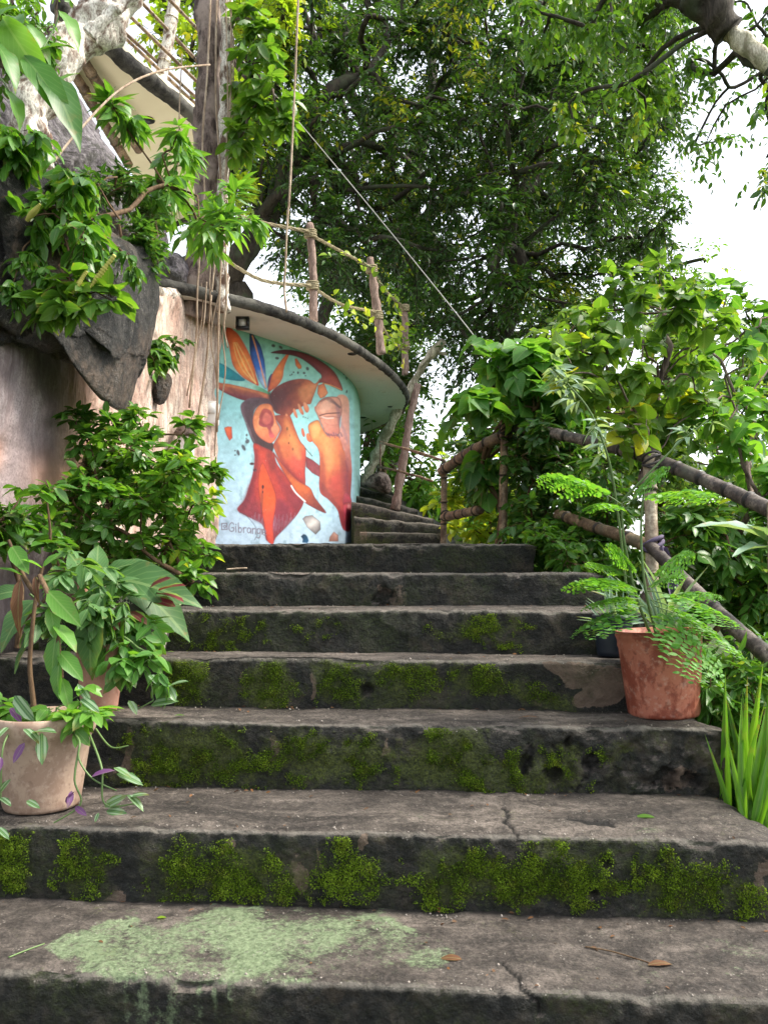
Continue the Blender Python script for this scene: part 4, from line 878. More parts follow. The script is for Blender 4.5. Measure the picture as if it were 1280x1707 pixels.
def bamboo(mb, pts, r, joint=.3, seg=12, n=520, seed=0, r1=None):
    p = resample(smooth_poly(pts, 10, False), n); L = np.r_[0, np.cumsum(np.linalg.norm(np.diff(p, axis=0), axis=1))]
    Lw = L+.22*joint*vnoise(np.stack([L/joint*.7, 0*L, 0*L+seed*3.1], -1)); ph = ((Lw/joint) % 1-.5)*joint; j = np.exp(-(ph/.007)**2)-.7*np.exp(-((ph-.012)/.006)**2); jn = np.exp(-((ph-.008)/.010)**2)
    tube(mb, p, np.linspace(r, r1 or r, n)*(1+.16*j+.06*vnoise(np.stack([L*5, 0*L, 0*L+seed], -1))), seg, .06, seed, jn=jn)
    
for k, (a, b, lab) in enumerate([((118, 112), (215, 275), 'lower of two brown bamboo props slanting under the cream terrace'), ((134, 92), (232, 250), 'upper of two brown bamboo props slanting under the cream terrace')]):
    pa = PZ(np.array(a[0]), np.array(a[1]), ZU-.08); pb = PZ(np.array(b[0]), np.array(b[1]), ZU-.25)
    mb = MB(); bamboo(mb, [pa, (pa+pb)/2, pb], .045, .4, seed=k); tag(mb.build('bamboo_prop', M['bamboo']), lab, 'prop', 'bamboo props under the terrace')
ub = thing('terrace_railing', 'pale bamboo railing with several slanting rails on the upper terrace', 'railing', PZ(np.array(262), np.array(130), ZU+.1))
for a, b in [((190, -45), (345, 118)), ((205, 15), (345, 152)), ((160, 10), (330, 165)), ((255, -30), (350, 70)), ((195, 50), (325, 172))]:
    A = P(a[0], a[1], 6.9); B = P(b[0], b[1], 7.9); mb = MB(); bamboo(mb, [A, (A+B)/2, B], .017, .3); mb.build('rail', M['bamboo'], ub)
mb = MB(); bamboo(mb, [P(294, -20, 7.5), P(282, 60, 7.5), P(268, 135, 7.5)], .06, .5); mb.build('post', M['bark_pale'], ub)

# ------------------------------------------------------------------ rocks
N = Nodes('black_rock'); a = N.noise(3.2, 8, .72, dist=.4); b = N.noise(30, 8, .78); c = N.noise(2.2, 5, .6); d = N.noise(120, 5, .7); v = N.noise(9, 7, .75)
col = N.ramp(b, [(.38, (.006, .006, .006)), (.5, (.03, .027, .024)), (.6, (.10, .09, .078))])
col = N.mix(N.ramp(c, [(.45, 0.), (.56, .85)]), col, N.ramp(b, [(.4, (.045, .032, .023)), (.6, (.20, .14, .10))]))
col = N.mix(N.ramp(a, [(.50, 0.), (.57, .95)]), col, N.ramp(d, [(.4, (.005, .005, .005)), (.65, (.020, .019, .018))]))
lm = N.math('MULTIPLY', N.ramp(d, [(.54, 0.), (.62, 1.)]), N.ramp(v, [(.52, 0.), (.58, .9)]))
col = N.mix(lm, col, (.34, .32, .29))
M['rock_dark'] = N.done(N.bsdf(col, N.mix(N.ramp(a, [(.45, 0.), (.54, 1.)]), .6, .3), N.bump(d, .7, .006, N.bump(b, 1., .03, N.bump(v, .9, .06))), .45))
N = Nodes('grey_rock'); a = N.noise(3, 8, .72, dist=.8); b = N.noise(22, 8, .75); d = N.noise(90, 5, .7)
col = N.ramp(b, [(.36, (.05, .042, .046)), (.5, (.17, .15, .165)), (.64, (.36, .33, .34))])
col = N.mix(N.ramp(a, [(.5, 0.), (.58, .8)]), col, N.ramp(d, [(.4, (.025, .025, .02)), (.65, (.10, .10, .075))]))
M['rock_grey'] = N.done(N.bsdf(col, .75, N.bump(d, .5, .006, N.bump(b, 1., .04, N.bump(a, .8, .08))), .3))
def inflate(mb, poly, D, thick, gx=0, gy=0, rings=90, K=420, namp=.05, nsc=3, seed=0, power=.55, facets=0, famp=.4):
    pl = smooth_poly(poly, 8); c = pl.mean(0); ang = np.arctan2(pl[:, 1]-c[1], pl[:, 0]-c[0]); o = np.argsort(ang)
    d = np.r_[0, np.cumsum(np.hypot(*np.diff(np.r_[pl, pl[:1]], axis=0).T))]; u = np.linspace(0, d[-1], K, endpoint=False)
    q = np.r_[pl, pl[:1]]; bx = np.interp(u, d, q[:, 0]); by = np.interp(u, d, q[:, 1])
    rho = np.sin(np.linspace(0, np.pi/2, rings))
    allv = []
    for sgn in (-1, 1):
        X = c[0]+(bx-c[0])*rho[:, None]; Y = c[1]+(by-c[1])*rho[:, None]; h = thick*(1-rho**2)**power
        Dd = D+gx*(X-c[0])/100+gy*(Y-c[1])/100+0*X
        V = P(X, Y, Dd); V[..., 1] += sgn*h[:, None]; allv.append(V)
    V = np.concatenate([allv[0], allv[1][-2::-1]]); 
    dsp = fbm(V*nsc, 5, seed)*namp+(.5-np.abs(fbm(V*nsc*2.2, 5, seed+3)))*namp*.55
    cen = V.reshape(-1, 3).mean(0); 
    if facets:                              # broken planar faces
        rg = np.random.default_rng(seed); fl = V.reshape(-1, 3); sd = fl[rg.integers(0, len(fl), facets)]; nn = unit(rg.normal(size=(facets, 3)))
        wv = fl+np.stack([fbm(fl*2.5, 3, seed+k) for k in (5, 6, 7)], -1)*.10
        ix = np.argmin(((wv[:, None]-sd[None])**2).sum(-1), 1)
        dsp = dsp+np.clip(((fl-sd[ix])*nn[ix]).sum(-1)*famp, -.16, .16).reshape(dsp.shape)
    rr = np.concatenate([rho, rho[-2::-1]]); dsp = dsp*(.25+.75*(1-rr**3))[:, None]
    V = V+unit(V-cen)*dsp[..., None]
    mb.add(V, grid_faces(V.shape[0], K, True)[:, ::-1])
mb = MB(); inflate(mb, [(-260, 420), (-240, 500), (-100, 530), (0, 545), (45, 575), (100, 592), (140, 615), (158, 640), (176, 670), (196, 680), (212, 662), (224, 632), (242, 590), (254, 520), (258, 465), (245, 425), (222, 408), (190, 385), (160, 350), (110, 320), (40, 290), (-60, 280), (-180, 320)], 3.5, .5, gx=.36, namp=.05, seed=4, power=.45, facets=34, famp=.5)
tag(mb.build('boulder', M['rock_dark']), 'huge black lichen-speckled boulder wedged over the carved wall', 'boulder')
mb = MB(); inflate(mb, [(-300, 60), (-100, 40), (20, 60), (95, 100), (125, 150), (160, 215), (205, 275), (240, 330), (275, 395), (262, 432), (220, 425), (120, 430), (0, 450), (-200, 420), (-320, 250)], 4.8, .6, gx=.4, namp=.07, seed=14, power=.5, facets=40, famp=.5)
tag(mb.build('rock_outcrop', M['rock_grey']), 'purplish grey rock face rising above the black boulder beside the terrace', 'rock')
mb = MB(); inflate(mb, [(255, 455), (270, 430), (300, 425), (318, 450), (320, 482), (300, 492), (268, 480)], 6.3, .25, namp=.04, seed=24)
tag(mb.build('rock', M['rock_grey']), 'small grey rock lying on the wall top beside the brown trunk', 'rock')
mb = MB(); inflate(mb, [(610, 808), (615, 795), (632, 787), (646, 792), (652, 806), (648, 822), (630, 818)], 9.6, .16, namp=.03, nsc=6, seed=31)
tag(mb.build('rock', M['bark_brown']), 'rough brown rock sitting on the winding stair', 'rock')
mb = MB(); inflate(mb, [(262, 640), (272, 620), (285, 628), (280, 650), (268, 672), (258, 668)], 5.45, .1, namp=.03, nsc=8, seed=33)
tag(mb.build('rock', M['rock_dark']), 'small dark rock knob jutting from the beige carved wall below a fern', 'rock')

# ------------------------------------------------------------------ trees
GAPS = [(708, 238, 30), (600, 150, 12), (752, 135, 24), (1000, 95, 12), (470, 470, 36), (405, 455, 30), (735, 640, 42), (760, 680, 30), (690, 665, 22), (545, 530, 16), (450, 390, 18), (745, 530, 10), (900, 200, 12)]
rng = np.random.default_rng(7)
A_cl = scatter_px(rng, [(380, -40), (770, -60), (790, 250), (745, 420), (700, 540), (560, 500), (470, 430), (395, 400)], 105, 9.6, 13.5, 36, 60, GAPS, 22)
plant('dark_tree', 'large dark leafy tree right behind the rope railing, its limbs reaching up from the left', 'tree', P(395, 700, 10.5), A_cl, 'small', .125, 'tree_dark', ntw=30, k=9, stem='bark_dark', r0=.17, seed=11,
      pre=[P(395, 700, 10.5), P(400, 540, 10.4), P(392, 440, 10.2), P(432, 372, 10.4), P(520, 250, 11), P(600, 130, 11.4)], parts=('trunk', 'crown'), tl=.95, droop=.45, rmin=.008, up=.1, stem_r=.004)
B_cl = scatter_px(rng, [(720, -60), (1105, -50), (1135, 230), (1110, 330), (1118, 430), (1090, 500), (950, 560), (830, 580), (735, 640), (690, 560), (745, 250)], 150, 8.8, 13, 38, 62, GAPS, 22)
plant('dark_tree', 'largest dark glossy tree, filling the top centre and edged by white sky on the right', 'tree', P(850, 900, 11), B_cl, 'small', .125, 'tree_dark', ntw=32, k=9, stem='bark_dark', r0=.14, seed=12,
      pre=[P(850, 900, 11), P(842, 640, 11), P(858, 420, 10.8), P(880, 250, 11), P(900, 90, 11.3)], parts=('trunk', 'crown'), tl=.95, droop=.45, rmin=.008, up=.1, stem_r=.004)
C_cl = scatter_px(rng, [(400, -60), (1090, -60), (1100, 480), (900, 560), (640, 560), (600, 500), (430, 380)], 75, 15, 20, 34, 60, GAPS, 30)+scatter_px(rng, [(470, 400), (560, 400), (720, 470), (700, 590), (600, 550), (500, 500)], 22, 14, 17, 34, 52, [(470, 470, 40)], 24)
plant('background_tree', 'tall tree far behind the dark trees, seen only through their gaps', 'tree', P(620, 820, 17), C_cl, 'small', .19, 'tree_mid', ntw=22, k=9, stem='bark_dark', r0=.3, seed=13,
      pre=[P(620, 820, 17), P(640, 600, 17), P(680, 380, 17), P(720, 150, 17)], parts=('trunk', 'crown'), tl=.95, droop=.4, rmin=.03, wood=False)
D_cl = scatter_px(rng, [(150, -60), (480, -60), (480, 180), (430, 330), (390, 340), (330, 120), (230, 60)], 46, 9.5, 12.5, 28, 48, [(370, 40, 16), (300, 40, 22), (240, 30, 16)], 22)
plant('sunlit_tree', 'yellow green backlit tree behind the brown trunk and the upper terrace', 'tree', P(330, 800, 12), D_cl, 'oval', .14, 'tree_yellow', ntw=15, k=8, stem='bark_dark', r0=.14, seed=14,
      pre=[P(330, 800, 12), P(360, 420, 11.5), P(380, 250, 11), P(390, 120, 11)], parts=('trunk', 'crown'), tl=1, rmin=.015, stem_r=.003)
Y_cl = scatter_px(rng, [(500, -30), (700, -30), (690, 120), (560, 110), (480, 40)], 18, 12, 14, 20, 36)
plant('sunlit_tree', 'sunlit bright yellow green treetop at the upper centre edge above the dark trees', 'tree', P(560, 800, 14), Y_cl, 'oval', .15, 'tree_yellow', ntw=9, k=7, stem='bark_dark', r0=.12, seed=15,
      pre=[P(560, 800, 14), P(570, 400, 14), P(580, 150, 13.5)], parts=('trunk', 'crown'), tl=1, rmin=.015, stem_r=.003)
# the limb leaning in over the stairs from the right, its trunk just outside the photograph
E_cl = scatter_px(rng, [(860, -40), (1140, -40), (1110, 150), (1090, 230), (1040, 120), (960, 120), (940, 60), (870, 40)], 34, 5.6, 7, 26, 44, (), 18)+[(950, 170, 6, 22), (955, 205, 6, 18), (905, 70, 6, 24), (1075, 190, 6, 26), (1085, 140, 6.2, 30)]
F_cl = scatter_px(rng, [(1130, -30), (1300, -30), (1330, 330), (1240, 310), (1200, 240), (1140, 250), (1150, 150)], 30, 5.2, 7.5, 22, 42, [(1170, 300, 40), (1130, 300, 30)], 18)
over = plant('overhanging_tree', 'thick mossy limb with a pale end leaning in at the top right corner', 'tree', P(1640, 1200, 5.6), E_cl, 'oval', .092, 'tree_bright', ntw=11, k=8, stem='bark_dark', r0=.05, seed=16,
      pre=[P(1640, 1200, 5.6), P(1520, 700, 5.5), P(1420, 330, 5.4), P(1290, 115, 5.4), P(1200, 42, 5.5), P(1135, -60, 5.6)], parts=('branch', 'crown'), tl=1.25, droop=.9, rmin=.0035, hang=.6, stem_r=.0016, up=-.2, wig=.05)
lf, sw_ = MB(), MB(); rg = np.random.default_rng(17); cs = [(P(*c[:3]), c[3]/F*c[2]) for c in F_cl]
skeleton(sw_, P(1290, 115, 5.42), [c for c, _ in cs], .035, rg, .0035); O, D, L_ = clump_twigs(rg, cs, 8, 1.2, -.1)
twigs(lf, sw_, rg, O, D, L_, 7, 'oval', .088, .7, hang=.5); sw_.build('branch', M['bark_dark'], over); lf.build('shade_toned_foliage', M['tree_mid'], over)  # silhouetted leaves of the same tree: shade put in by a darker leaf material
mb = MB(); tube(mb, resample(smooth_poly([P(1640, 1200, 5.6), P(1520, 700, 5.5), P(1420, 330, 5.4), P(1330, 150, 5.38), P(1280, 108, 5.38)], 6, False), 60), np.linspace(.17, .08, 60), 12, .3, 3); mb.build('trunk', M['bark_dark'], over)
mb = MB(); tube(mb, resample(smooth_poly([P(1300, 122, 5.37), P(1262, 92, 5.37), P(1226, 60, 5.45), P(1190, 30, 5.5)], 6, False), 40), np.linspace(.06, .075, 40), 12, .25, 3); mb.build('pale_bark', M['bark_mottled'], over)
mb = MB(); tube(mb, resample(smooth_poly([P(1215, 52, 5.42), P(1188, 24, 5.42), P(1150, 2, 5.45), P(1118, -50, 5.5)], 6, False), 40), np.linspace(.07, .13, 40), 12, .8, 4); mb.build('dark_bark', M['bark_dark'], over)

# the brown trunk beside the terrace with its hanging roots
tr = thing('brown_trunk_tree', 'brown tree trunk beside the roof, hung with long pale aerial roots', 'tree', P(345, 500, 6.35))
mb = MB(); tube(mb, resample(smooth_poly([P(320, 530, 6.45), P(334, 470, 6.4), P(345, 380, 6.38), P(348, 250, 6.38), P(350, 100, 6.4), P(352, -60, 6.4), P(350, -260, 6.4)], 8, False), 120), np.interp(np.linspace(0, 1, 120), [0, .1, .2, 1], [.2, .145, .12, .11]), 18, .25, 5); mb.build('trunk', M['bark_brown'], tr)
mb = MB(); tube(mb, resample(smooth_poly([P(372, 520, 6.3), P(371, 380, 6.28), P(374, 240, 6.3), P(378, 60, 6.3), P(380, -80, 6.3)], 8, False), 80), .05, 10, .4, 6); mb.build('pale_trunk', M['bark_pale'], tr)
roots = [[(352, -20), (346, 120), (338, 230), (341, 330), (330, 470), (328, 560), (316, 680)], [(384, -20), (386, 100), (380, 260), (372, 380), (366, 500), (364, 590), (362, 720)], [(362, -20), (360, 160), (368, 300), (360, 420), (350, 520), (345, 600), (330, 700)],
         [(376, -20), (380, 180), (375, 330), (378, 470), (374, 540), (380, 580)], [(304, 90), (300, 170), (298, 240), (294, 290)], [(390, 60), (388, 200), (382, 300)], [(345, 470), (340, 540), (332, 560)], [(368, 480), (352, 560), (362, 640), (358, 760)],
         [(334, 360), (330, 430), (338, 520), (312, 660)], [(372, 420), (378, 500), (372, 560), (376, 620), (364, 700)], [(356, 390), (350, 470), (354, 540)]]
for k, r in enumerate(roots):
    mb = MB(); d = 6.12+.05*(k % 3); tube(mb, curve([P(x, y, d) for x, y in r], 40), .009 if k < 3 else .006, 5, .2, k); mb.build('aerial_root', M['root'], tr)
lf = MB(); rg = np.random.default_rng(31); cl = [(430, 95, 6.1, 34), (455, 150, 6.0, 34), (420, 190, 6.1, 30), (470, 205, 6.0, 24), (410, 130, 6.2, 28), (400, 230, 6.1, 22), (440, 60, 6.2, 30), (408, 30, 6.2, 26)]
cs = [(P(*c[:3]), c[3]/F*c[2]) for c in cl]; sw_ = MB(); skeleton(sw_, P(372, 60, 6.3), [c for c, _ in cs], .02, rg, .005)
O, D, L_ = clump_twigs(rg, cs, 9, 1.0, -.1); twigs(lf, sw_, rg, O, D, L_, 7, 'oval', .17, .4, hang=.5); sw_.build('branch', M['bark_brown'], tr); lf.build('foliage', M['tree_bright'], tr)

# pale gnarled tree at the top left
gn = thing('gnarled_tree', 'pale peeling gnarled trunk gripping the rock at the top left', 'tree', P(60, 250, 4.0))
mb = MB(); tube(mb, resample(smooth_poly([P(250, -90, 4.3), P(205, -20, 4.25), P(165, 40, 4.2), P(115, 100, 4.1), P(75, 150, 4.0), P(52, 200, 3.95), P(48, 262, 3.9)], 8, False), 120), np.interp(np.linspace(0, 1, 120), [0, .5, .8, 1], [.12, .115, .10, .05]), 18, .55, 15); mb.build('trunk', M['bark_pale'], gn)
for k, r in enumerate([[(70, 160), (40, 180), (20, 225), (26, 260)], [(100, 110), (40, 60), (15, 30), (-20, 0)], [(62, 200), (80, 240), (84, 280)], [(150, 60), (190, 20), (240, -20)]]):
    mb = MB(); tube(mb, curve([P(x, y, 3.93) for x, y in r], 30), np.linspace(.045, .02, len(curve([P(x, y, 3.9) for x, y in r], 30))), 9, .5, k); mb.build('root', M['bark_pale'], gn)
lf = MB(); sw_ = MB(); rg = np.random.default_rng(33); cl = scatter_px(rg, [(-30, -30), (130, -30), (110, 40), (40, 110), (-30, 110)], 14, 3.6, 4.1, 24, 40)
cs = [(P(*c[:3]), c[3]/F*c[2]) for c in cl]; skeleton(sw_, P(75, 140, 4.0), [c for c, _ in cs], .02, rg, .004)
O, D, L_ = clump_twigs(rg, cs, 7, 1.1, 0); twigs(lf, sw_, rg, O, D, L_, 8, 'oval', .07, .5, hang=.4); sw_.build('branch', M['bark_brown'], gn); lf.build('crown', M['shrub'], gn)

# hillside filler behind the winding stair
U_cl = scatter_px(rng, [(600, 720), (700, 690), (800, 740), (850, 900), (740, 900), (690, 850), (640, 780)], 34, 10.8, 13, 30, 50, [(740, 640, 40)], 20)
plant('bush', 'fresh green bush growing behind the winding stair', 'bush', P(720, 905, 11.5), U_cl, 'oval', .15, 'shrub', ntw=9, k=7, r0=.04, seed=21)
plant('bush', 'bright yellow lit bush behind the near bamboo post on the landing', 'bush', P(790, 930, 7.2), scatter_px(rng, [(745, 760), (790, 740), (830, 780), (840, 890), (770, 900), (745, 850)], 16, 6.8, 7.6, 20, 34), 'oval', .12, 'tree_yellow', ntw=8, k=6, r0=.02, seed=22)
plant('bush', 'low shaded bush crowding the left foot of the dark trees', 'bush', P(640, 800, 12.5), scatter_px(rng, [(585, 740), (600, 540), (720, 540), (720, 590), (690, 700), (650, 750)], 30, 12, 14.5, 32, 48, [(742, 640, 44)]), 'small', .15, 'tree_dark', ntw=22, k=8, r0=.05, seed=23)
FAR = scatter_px(rng, [(1090, 440), (1190, 430), (1200, 560), (1120, 620), (1080, 560)], 20, 17, 21, 26, 44)
plant('background_tree', 'pale hazy tree at the white sky edge, right of the dark trees', 'tree', P(1130, 1000, 19), FAR, 'small', .19, 'tree_bright', ntw=11, k=8, stem='bark_dark', r0=.15, seed=24, parts=('trunk', 'crown'), wood=False)
FAR2 = scatter_px(rng, [(1170, 620), (1300, 560), (1330, 900), (1180, 900)], 22, 8.5, 11, 26, 44, [(1190, 700, 24), (1240, 640, 20)])+scatter_px(rng, [(1130, 500), (1290, 480), (1300, 620), (1150, 640)], 9, 7.5, 9, 18, 30)
plant('slope_tree', 'loose dark leaved tree standing on the slope against white sky at the right edge', 'tree', P(1260, 1250, 9), FAR2, 'oval', .13, 'tree_mid', ntw=14, k=7, stem='bark_dark', r0=.05, seed=25, parts=('trunk', 'crown'), stem_r=.003)
SL2 = scatter_px(rng, [(860, 700), (1000, 760), (1180, 800), (1300, 880), (1300, 1000), (1100, 980), (900, 940)], 30, 7.5, 9.5, 34, 52)
plant('bush', 'dense dark bush on the slope beyond the bamboo rails', 'bush', P(1080, 1180, 8.2), SL2, 'oval', .14, 'hedge', ntw=11, k=8, r0=.04, seed=26)

# ------------------------------------------------------------------ bamboo railing, ropes, posts
br = thing('bamboo_railing', 'grey bamboo handrail on three posts along the right side of the stairs', 'railing', P(1085, 1000, 3.75))
A, B, C, E = P(742, 782, 5.95), P(850, 716, 5.05), P(930, 724, 4.45), P(1300, 852, 3.12)
def rail(pts, r, mat='bamboo_grey', seed=0, joint=.17, nm='rail'):
    mb = MB(); bamboo(mb, pts, r, joint, 14, 520, seed); return mb.build(nm, M[mat], br)
rail([P(736, 786, 5.97), P(770, 762, 5.65), P(806, 742, 5.3), P(846, 722, 5.02)], .036, 'bamboo', 1)
rail([P(846, 712, 5.05), P(890, 716, 4.75), P(940, 727, 4.42)], .031, 'bamboo_grey', 2)
rail([P(922, 722, 4.48), P(1000, 741, 4.2), P(1090, 766, 3.8), P(1200, 812, 3.45), P(1310, 862, 3.08)], .031, 'bamboo_grey', 3, .15)
rail([P(740, 862, 5.95), P(770, 856, 5.6), P(800, 850, 5.3)], .032, 'bamboo', 4)
rail([P(930, 858, 4.7), P(1000, 882, 4.25), P(1050, 898, 3.95), P(1088, 914, 3.75)], .032, 'bamboo', 5, .3)
rail([P(1082, 908, 3.74), P(1130, 958, 3.5), P(1190, 1016, 3.2), P(1300, 1112, 2.8)], .030, 'bamboo_grey', 6, .4)
rail([P(740, 775, 5.97), P(740, 840, 5.97), P(739, 910, 5.97), P(739, 960, 5.97)], .023, 'bamboo', 7, .18, 'post')
rail([P(841, 705, 5.0), P(839, 800, 5.0), P(838, 920, 5.0), P(838, 990, 5.0)], .026, 'bamboo', 8, .22, 'post')
rail([P(1082, 762, 3.78), P(1084, 850, 3.76), P(1086, 960, 3.75), P(1087, 1075, 3.75)], .031, 'bamboo_pale', 9, .35, 'post')
rail([P(1292, 838, 3.12), P(1294, 950, 3.12), P(1296, 1080, 3.12), P(1298, 1330, 3.12)], .033, 'bamboo_pale', 10, .33, 'post')
rail([P(1290, 1085, 2.86), P(1340, 1150, 2.7), P(1400, 1230, 2.5)], .034, 'bamboo_grey', 11, .4); rail([P(1310, 862, 3.08), P(1400, 905, 2.85), P(1500, 960, 2.6)], .036, 'bamboo_grey', 12, .16)
rail([P(1480, 930, 2.62), P(1480, 1100, 2.62), P(1480, 1500, 2.62)], .033, 'bamboo_pale', 13, .33, 'post')
M['tie'] = plain('purple_rag', (.09, .07, .12), .8); M['binding'] = plain('black_binding', (.03, .025, .025), .7)
for x, y, d, r in [(1085, 768, 3.76, .04), (741, 780, 5.93, .032), (842, 716, 5.0, .034), (742, 860, 5.93, .03)]:
    mb = MB(); c = P(x, y, d)
    for k in range(4): a = np.linspace(0, 2*np.pi, 20); tube(mb, c+np.stack([np.cos(a)*r, np.sin(a)*r, .02*np.sin(a+k)+.012*(k-1.5)], -1), .006, 5)
    mb.build('binding', M['binding'], br)
tie = thing('purple_rag', 'dusky purple rag knotted round the bamboo post where the lower rail meets it', 'rag', P(1100, 915, 3.68))
mb = MB(); c = P(1088, 908, 3.75)
for k in range(3): a = np.linspace(0, 2*np.pi, 24); tube(mb, c+np.stack([np.cos(a)*.042, np.sin(a)*.042, .02*np.sin(a+k)+.016*(k-1)], -1), .011, 6, .4, k)
mb.build('knot', M['tie'], tie)
u, v = np.meshgrid(np.linspace(0, 1, 24), np.linspace(-1, 1, 12)); top = P(1104, 912, 3.66); bot = P(1128, 1000, 3.6)
V = top+(bot-top)*u[..., None]*.9+np.array([1, .35, 0])*(v*(.018+.03*u)*(1-.4*u*u))[..., None]; V[..., 1] += .018*np.sin(v*4+u*3); V[..., 2] -= .03*np.abs(v)*u
mb = MB(); mb.add(V, grid_faces(12, 24)); mb.add(V+[0, .004, 0], grid_faces(12, 24)[:, ::-1]); mb.build('tail', M['tie'], tie)

zt = ZS+.1
rr = thing('rope_railing', 'rustic railing of wooden posts tied with rope on the roof of the painted building', 'railing', PZ(np.array(522), np.array(528), zt))
M['post'] = bark_mat('post_bark', (.13, .085, .07), (.33, .24, .20), None, 26, (1, 1, .3), .5)
pp = [(P(523, 535, 7.25), P(517, 372, 7.25), .038), (P(636, 590, 8.3), P(617, 430, 8.3), .043), (P(675, 625, 9.2), P(674, 508, 9.2), .04)]
for a, b, r in pp:
    mb = MB(); tube(mb, resample([a, (a+b)/2+[.01, 0, 0], b], 30), np.linspace(r*1.08, r*.92, 30), 12, .25, int(r*999)); mb.build('post', M['post'], rr)
def rope(pts, r=.016, sag=0):
    p = resample(smooth_poly(pts, 12, False), 160); L = np.r_[0, np.cumsum(np.linalg.norm(np.diff(p, axis=0), axis=1))]
    mb = MB()
    for k in range(3):
        a = L/.05+k*2*np.pi/3; tube(mb, p+np.stack([0*L, np.cos(a), np.sin(a)], -1)*r*.5, r*.62, 5, caps=False)
    return mb.build('rope', M['rope'], rr)
def at(i, f, dx=0): a, b, _ = pp[i]; q = a+(b-a)*f; return q+[dx, -.045, 0]
rope([P(395, 360, 6.6), P(450, 374, 6.9), at(0, .89)]); rope([at(0, .86), P(570, 420, 7.7), at(1, .88)]); rope([at(1, .84), P(648, 490, 8.7), at(2, .93)], .018)
rope([P(374, 432, 6.4), P(440, 468, 6.8), at(0, .34)]); rope([at(0, .33), P(570, 508, 7.7), at(1, .42)]); rope([at(1, .38), P(655, 572, 8.7), at(2, .4)], .018)
for i, f in [(0, .89), (0, .36), (1, .88), (1, .40), (2, .95), (2, .40)]:
    a, b, r = pp[i]; mb = MB()
    for k in range(4): an = np.linspace(0, 2*np.pi, 22); tube(mb, a+(b-a)*(f+.022*(k-1.5))+np.stack([np.cos(an)*(r+.012), np.sin(an)*(r+.012), .01*np.sin(an)], -1), .013, 6, .2, k)
    mb.build('rope_knot', M['rope'], rr)
lf = MB(); st = MB(); rg = np.random.default_rng(41)
path = [P(545, 408, 7.5), P(580, 425, 7.8), P(612, 440, 8.1), P(640, 480, 8.5), P(660, 505, 8.9), P(655, 560, 8.7), P(640, 570, 8.4), P(672, 560, 9.0), P(660, 595, 8.9)]
pv = resample(smooth_poly(path, 8, False), 90); tube(st, pv+rg.normal(size=pv.shape)*.015, .006, 4)
path2 = resample(smooth_poly([P(560, 500, 7.6), P(590, 520, 7.9), P(620, 536, 8.2)], 8, False), 40); tube(st, path2, .006, 4)
oo = np.concatenate([pv[::2], pv[40:], path2[::2]]); put_leaves(lf, 'heart', oo+rg.normal(size=oo.shape)*.04, rg.normal(size=oo.shape)+[0, 0, -.4], rg.normal(size=oo.shape)*.5+[0, -.5, .6], .05+.04*rg.random(len(oo)), np.clip(.5+.3*rg.normal(size=len(oo)), 0, 1))
vn = thing('vine', 'yellowish creeper with tiny leaves twining along the roof ropes', 'vine', path[1]); st.build('stem', M['green_stem'], vn); lf.build('foliage', M['tree_yellow'], vn)

mb = MB(); tube(mb, curve([P(499, -60, 5.0), P(495, 60, 5), P(489, 200, 5.02), P(483, 320, 5), P(479, 370, 5), P(476, 440, 5), P(474, 482, 5), P(478, 520, 4.98)], 60), .0075, 6, .25, 2); tag(mb.build('hanging_vine', M['root']), 'single long pale vine dangling straight down in front of the roof', 'vine')
mb = MB(); tube(mb, curve([P(380, 75, 7.0), P(465, 165, 6.6), P(600, 325, 6), P(720, 472, 5.5), P(812, 588, 5.1), P(850, 640, 4.95)], 40), .0038, 6); tag(mb.build('cable', M['cord']), 'thin white cable stretched diagonally across the dark trees down to the right', 'cable')
ln = thing('leaning_branch', 'pale lichen-mottled branch leaning out behind the roof edge above the winding stair', 'branch', P(612, 800, 10.6))
mb = MB(); tube(mb, curve([P(596, 850, 10.7), P(620, 775, 10.6), P(652, 705, 10.4), P(682, 650, 10.2), P(712, 600, 10), P(738, 568, 9.8)], 50), np.linspace(.075, .045, len(curve([P(0, 0, 1)]*6, 50))), 10, .5, 8); mb.build('limb', M['bark_mottled'], ln)
mb = MB(); tube(mb, curve([P(700, 612, 10.0), P(722, 590, 9.9), P(745, 590, 9.9)], 12), .02, 6, .3); mb.build('twig', M['bark_mottled'], ln)
fb = thing('stick_fence', 'rough brown pole with thin cross sticks beside the winding stair', 'fence', P(662, 835, 9.0))
mb = MB(); tube(mb, curve([P(658, 850, 9.0), P(672, 770, 9.0), P(682, 700, 9.0), P(697, 640, 9.0)], 30), np.linspace(.055, .038, len(curve([P(0, 0, 1)]*4, 30))), 10, .3, 9); mb.build('post', M['post'], fb)
for a, b in [((635, 738, 9.1), (740, 768, 7.0)), ((630, 778, 9.3), (700, 795, 8.5)), ((634, 785, 9.3), (634, 735, 9.3)), ((678, 790, 8.9), (720, 802, 8.0))]:
    mb = MB(); tube(mb, resample([P(*a), (P(*a)+P(*b))/2+[0, 0, .01], P(*b)], 16), .014, 6, .3); mb.build('stick', M['bamboo'], fb)

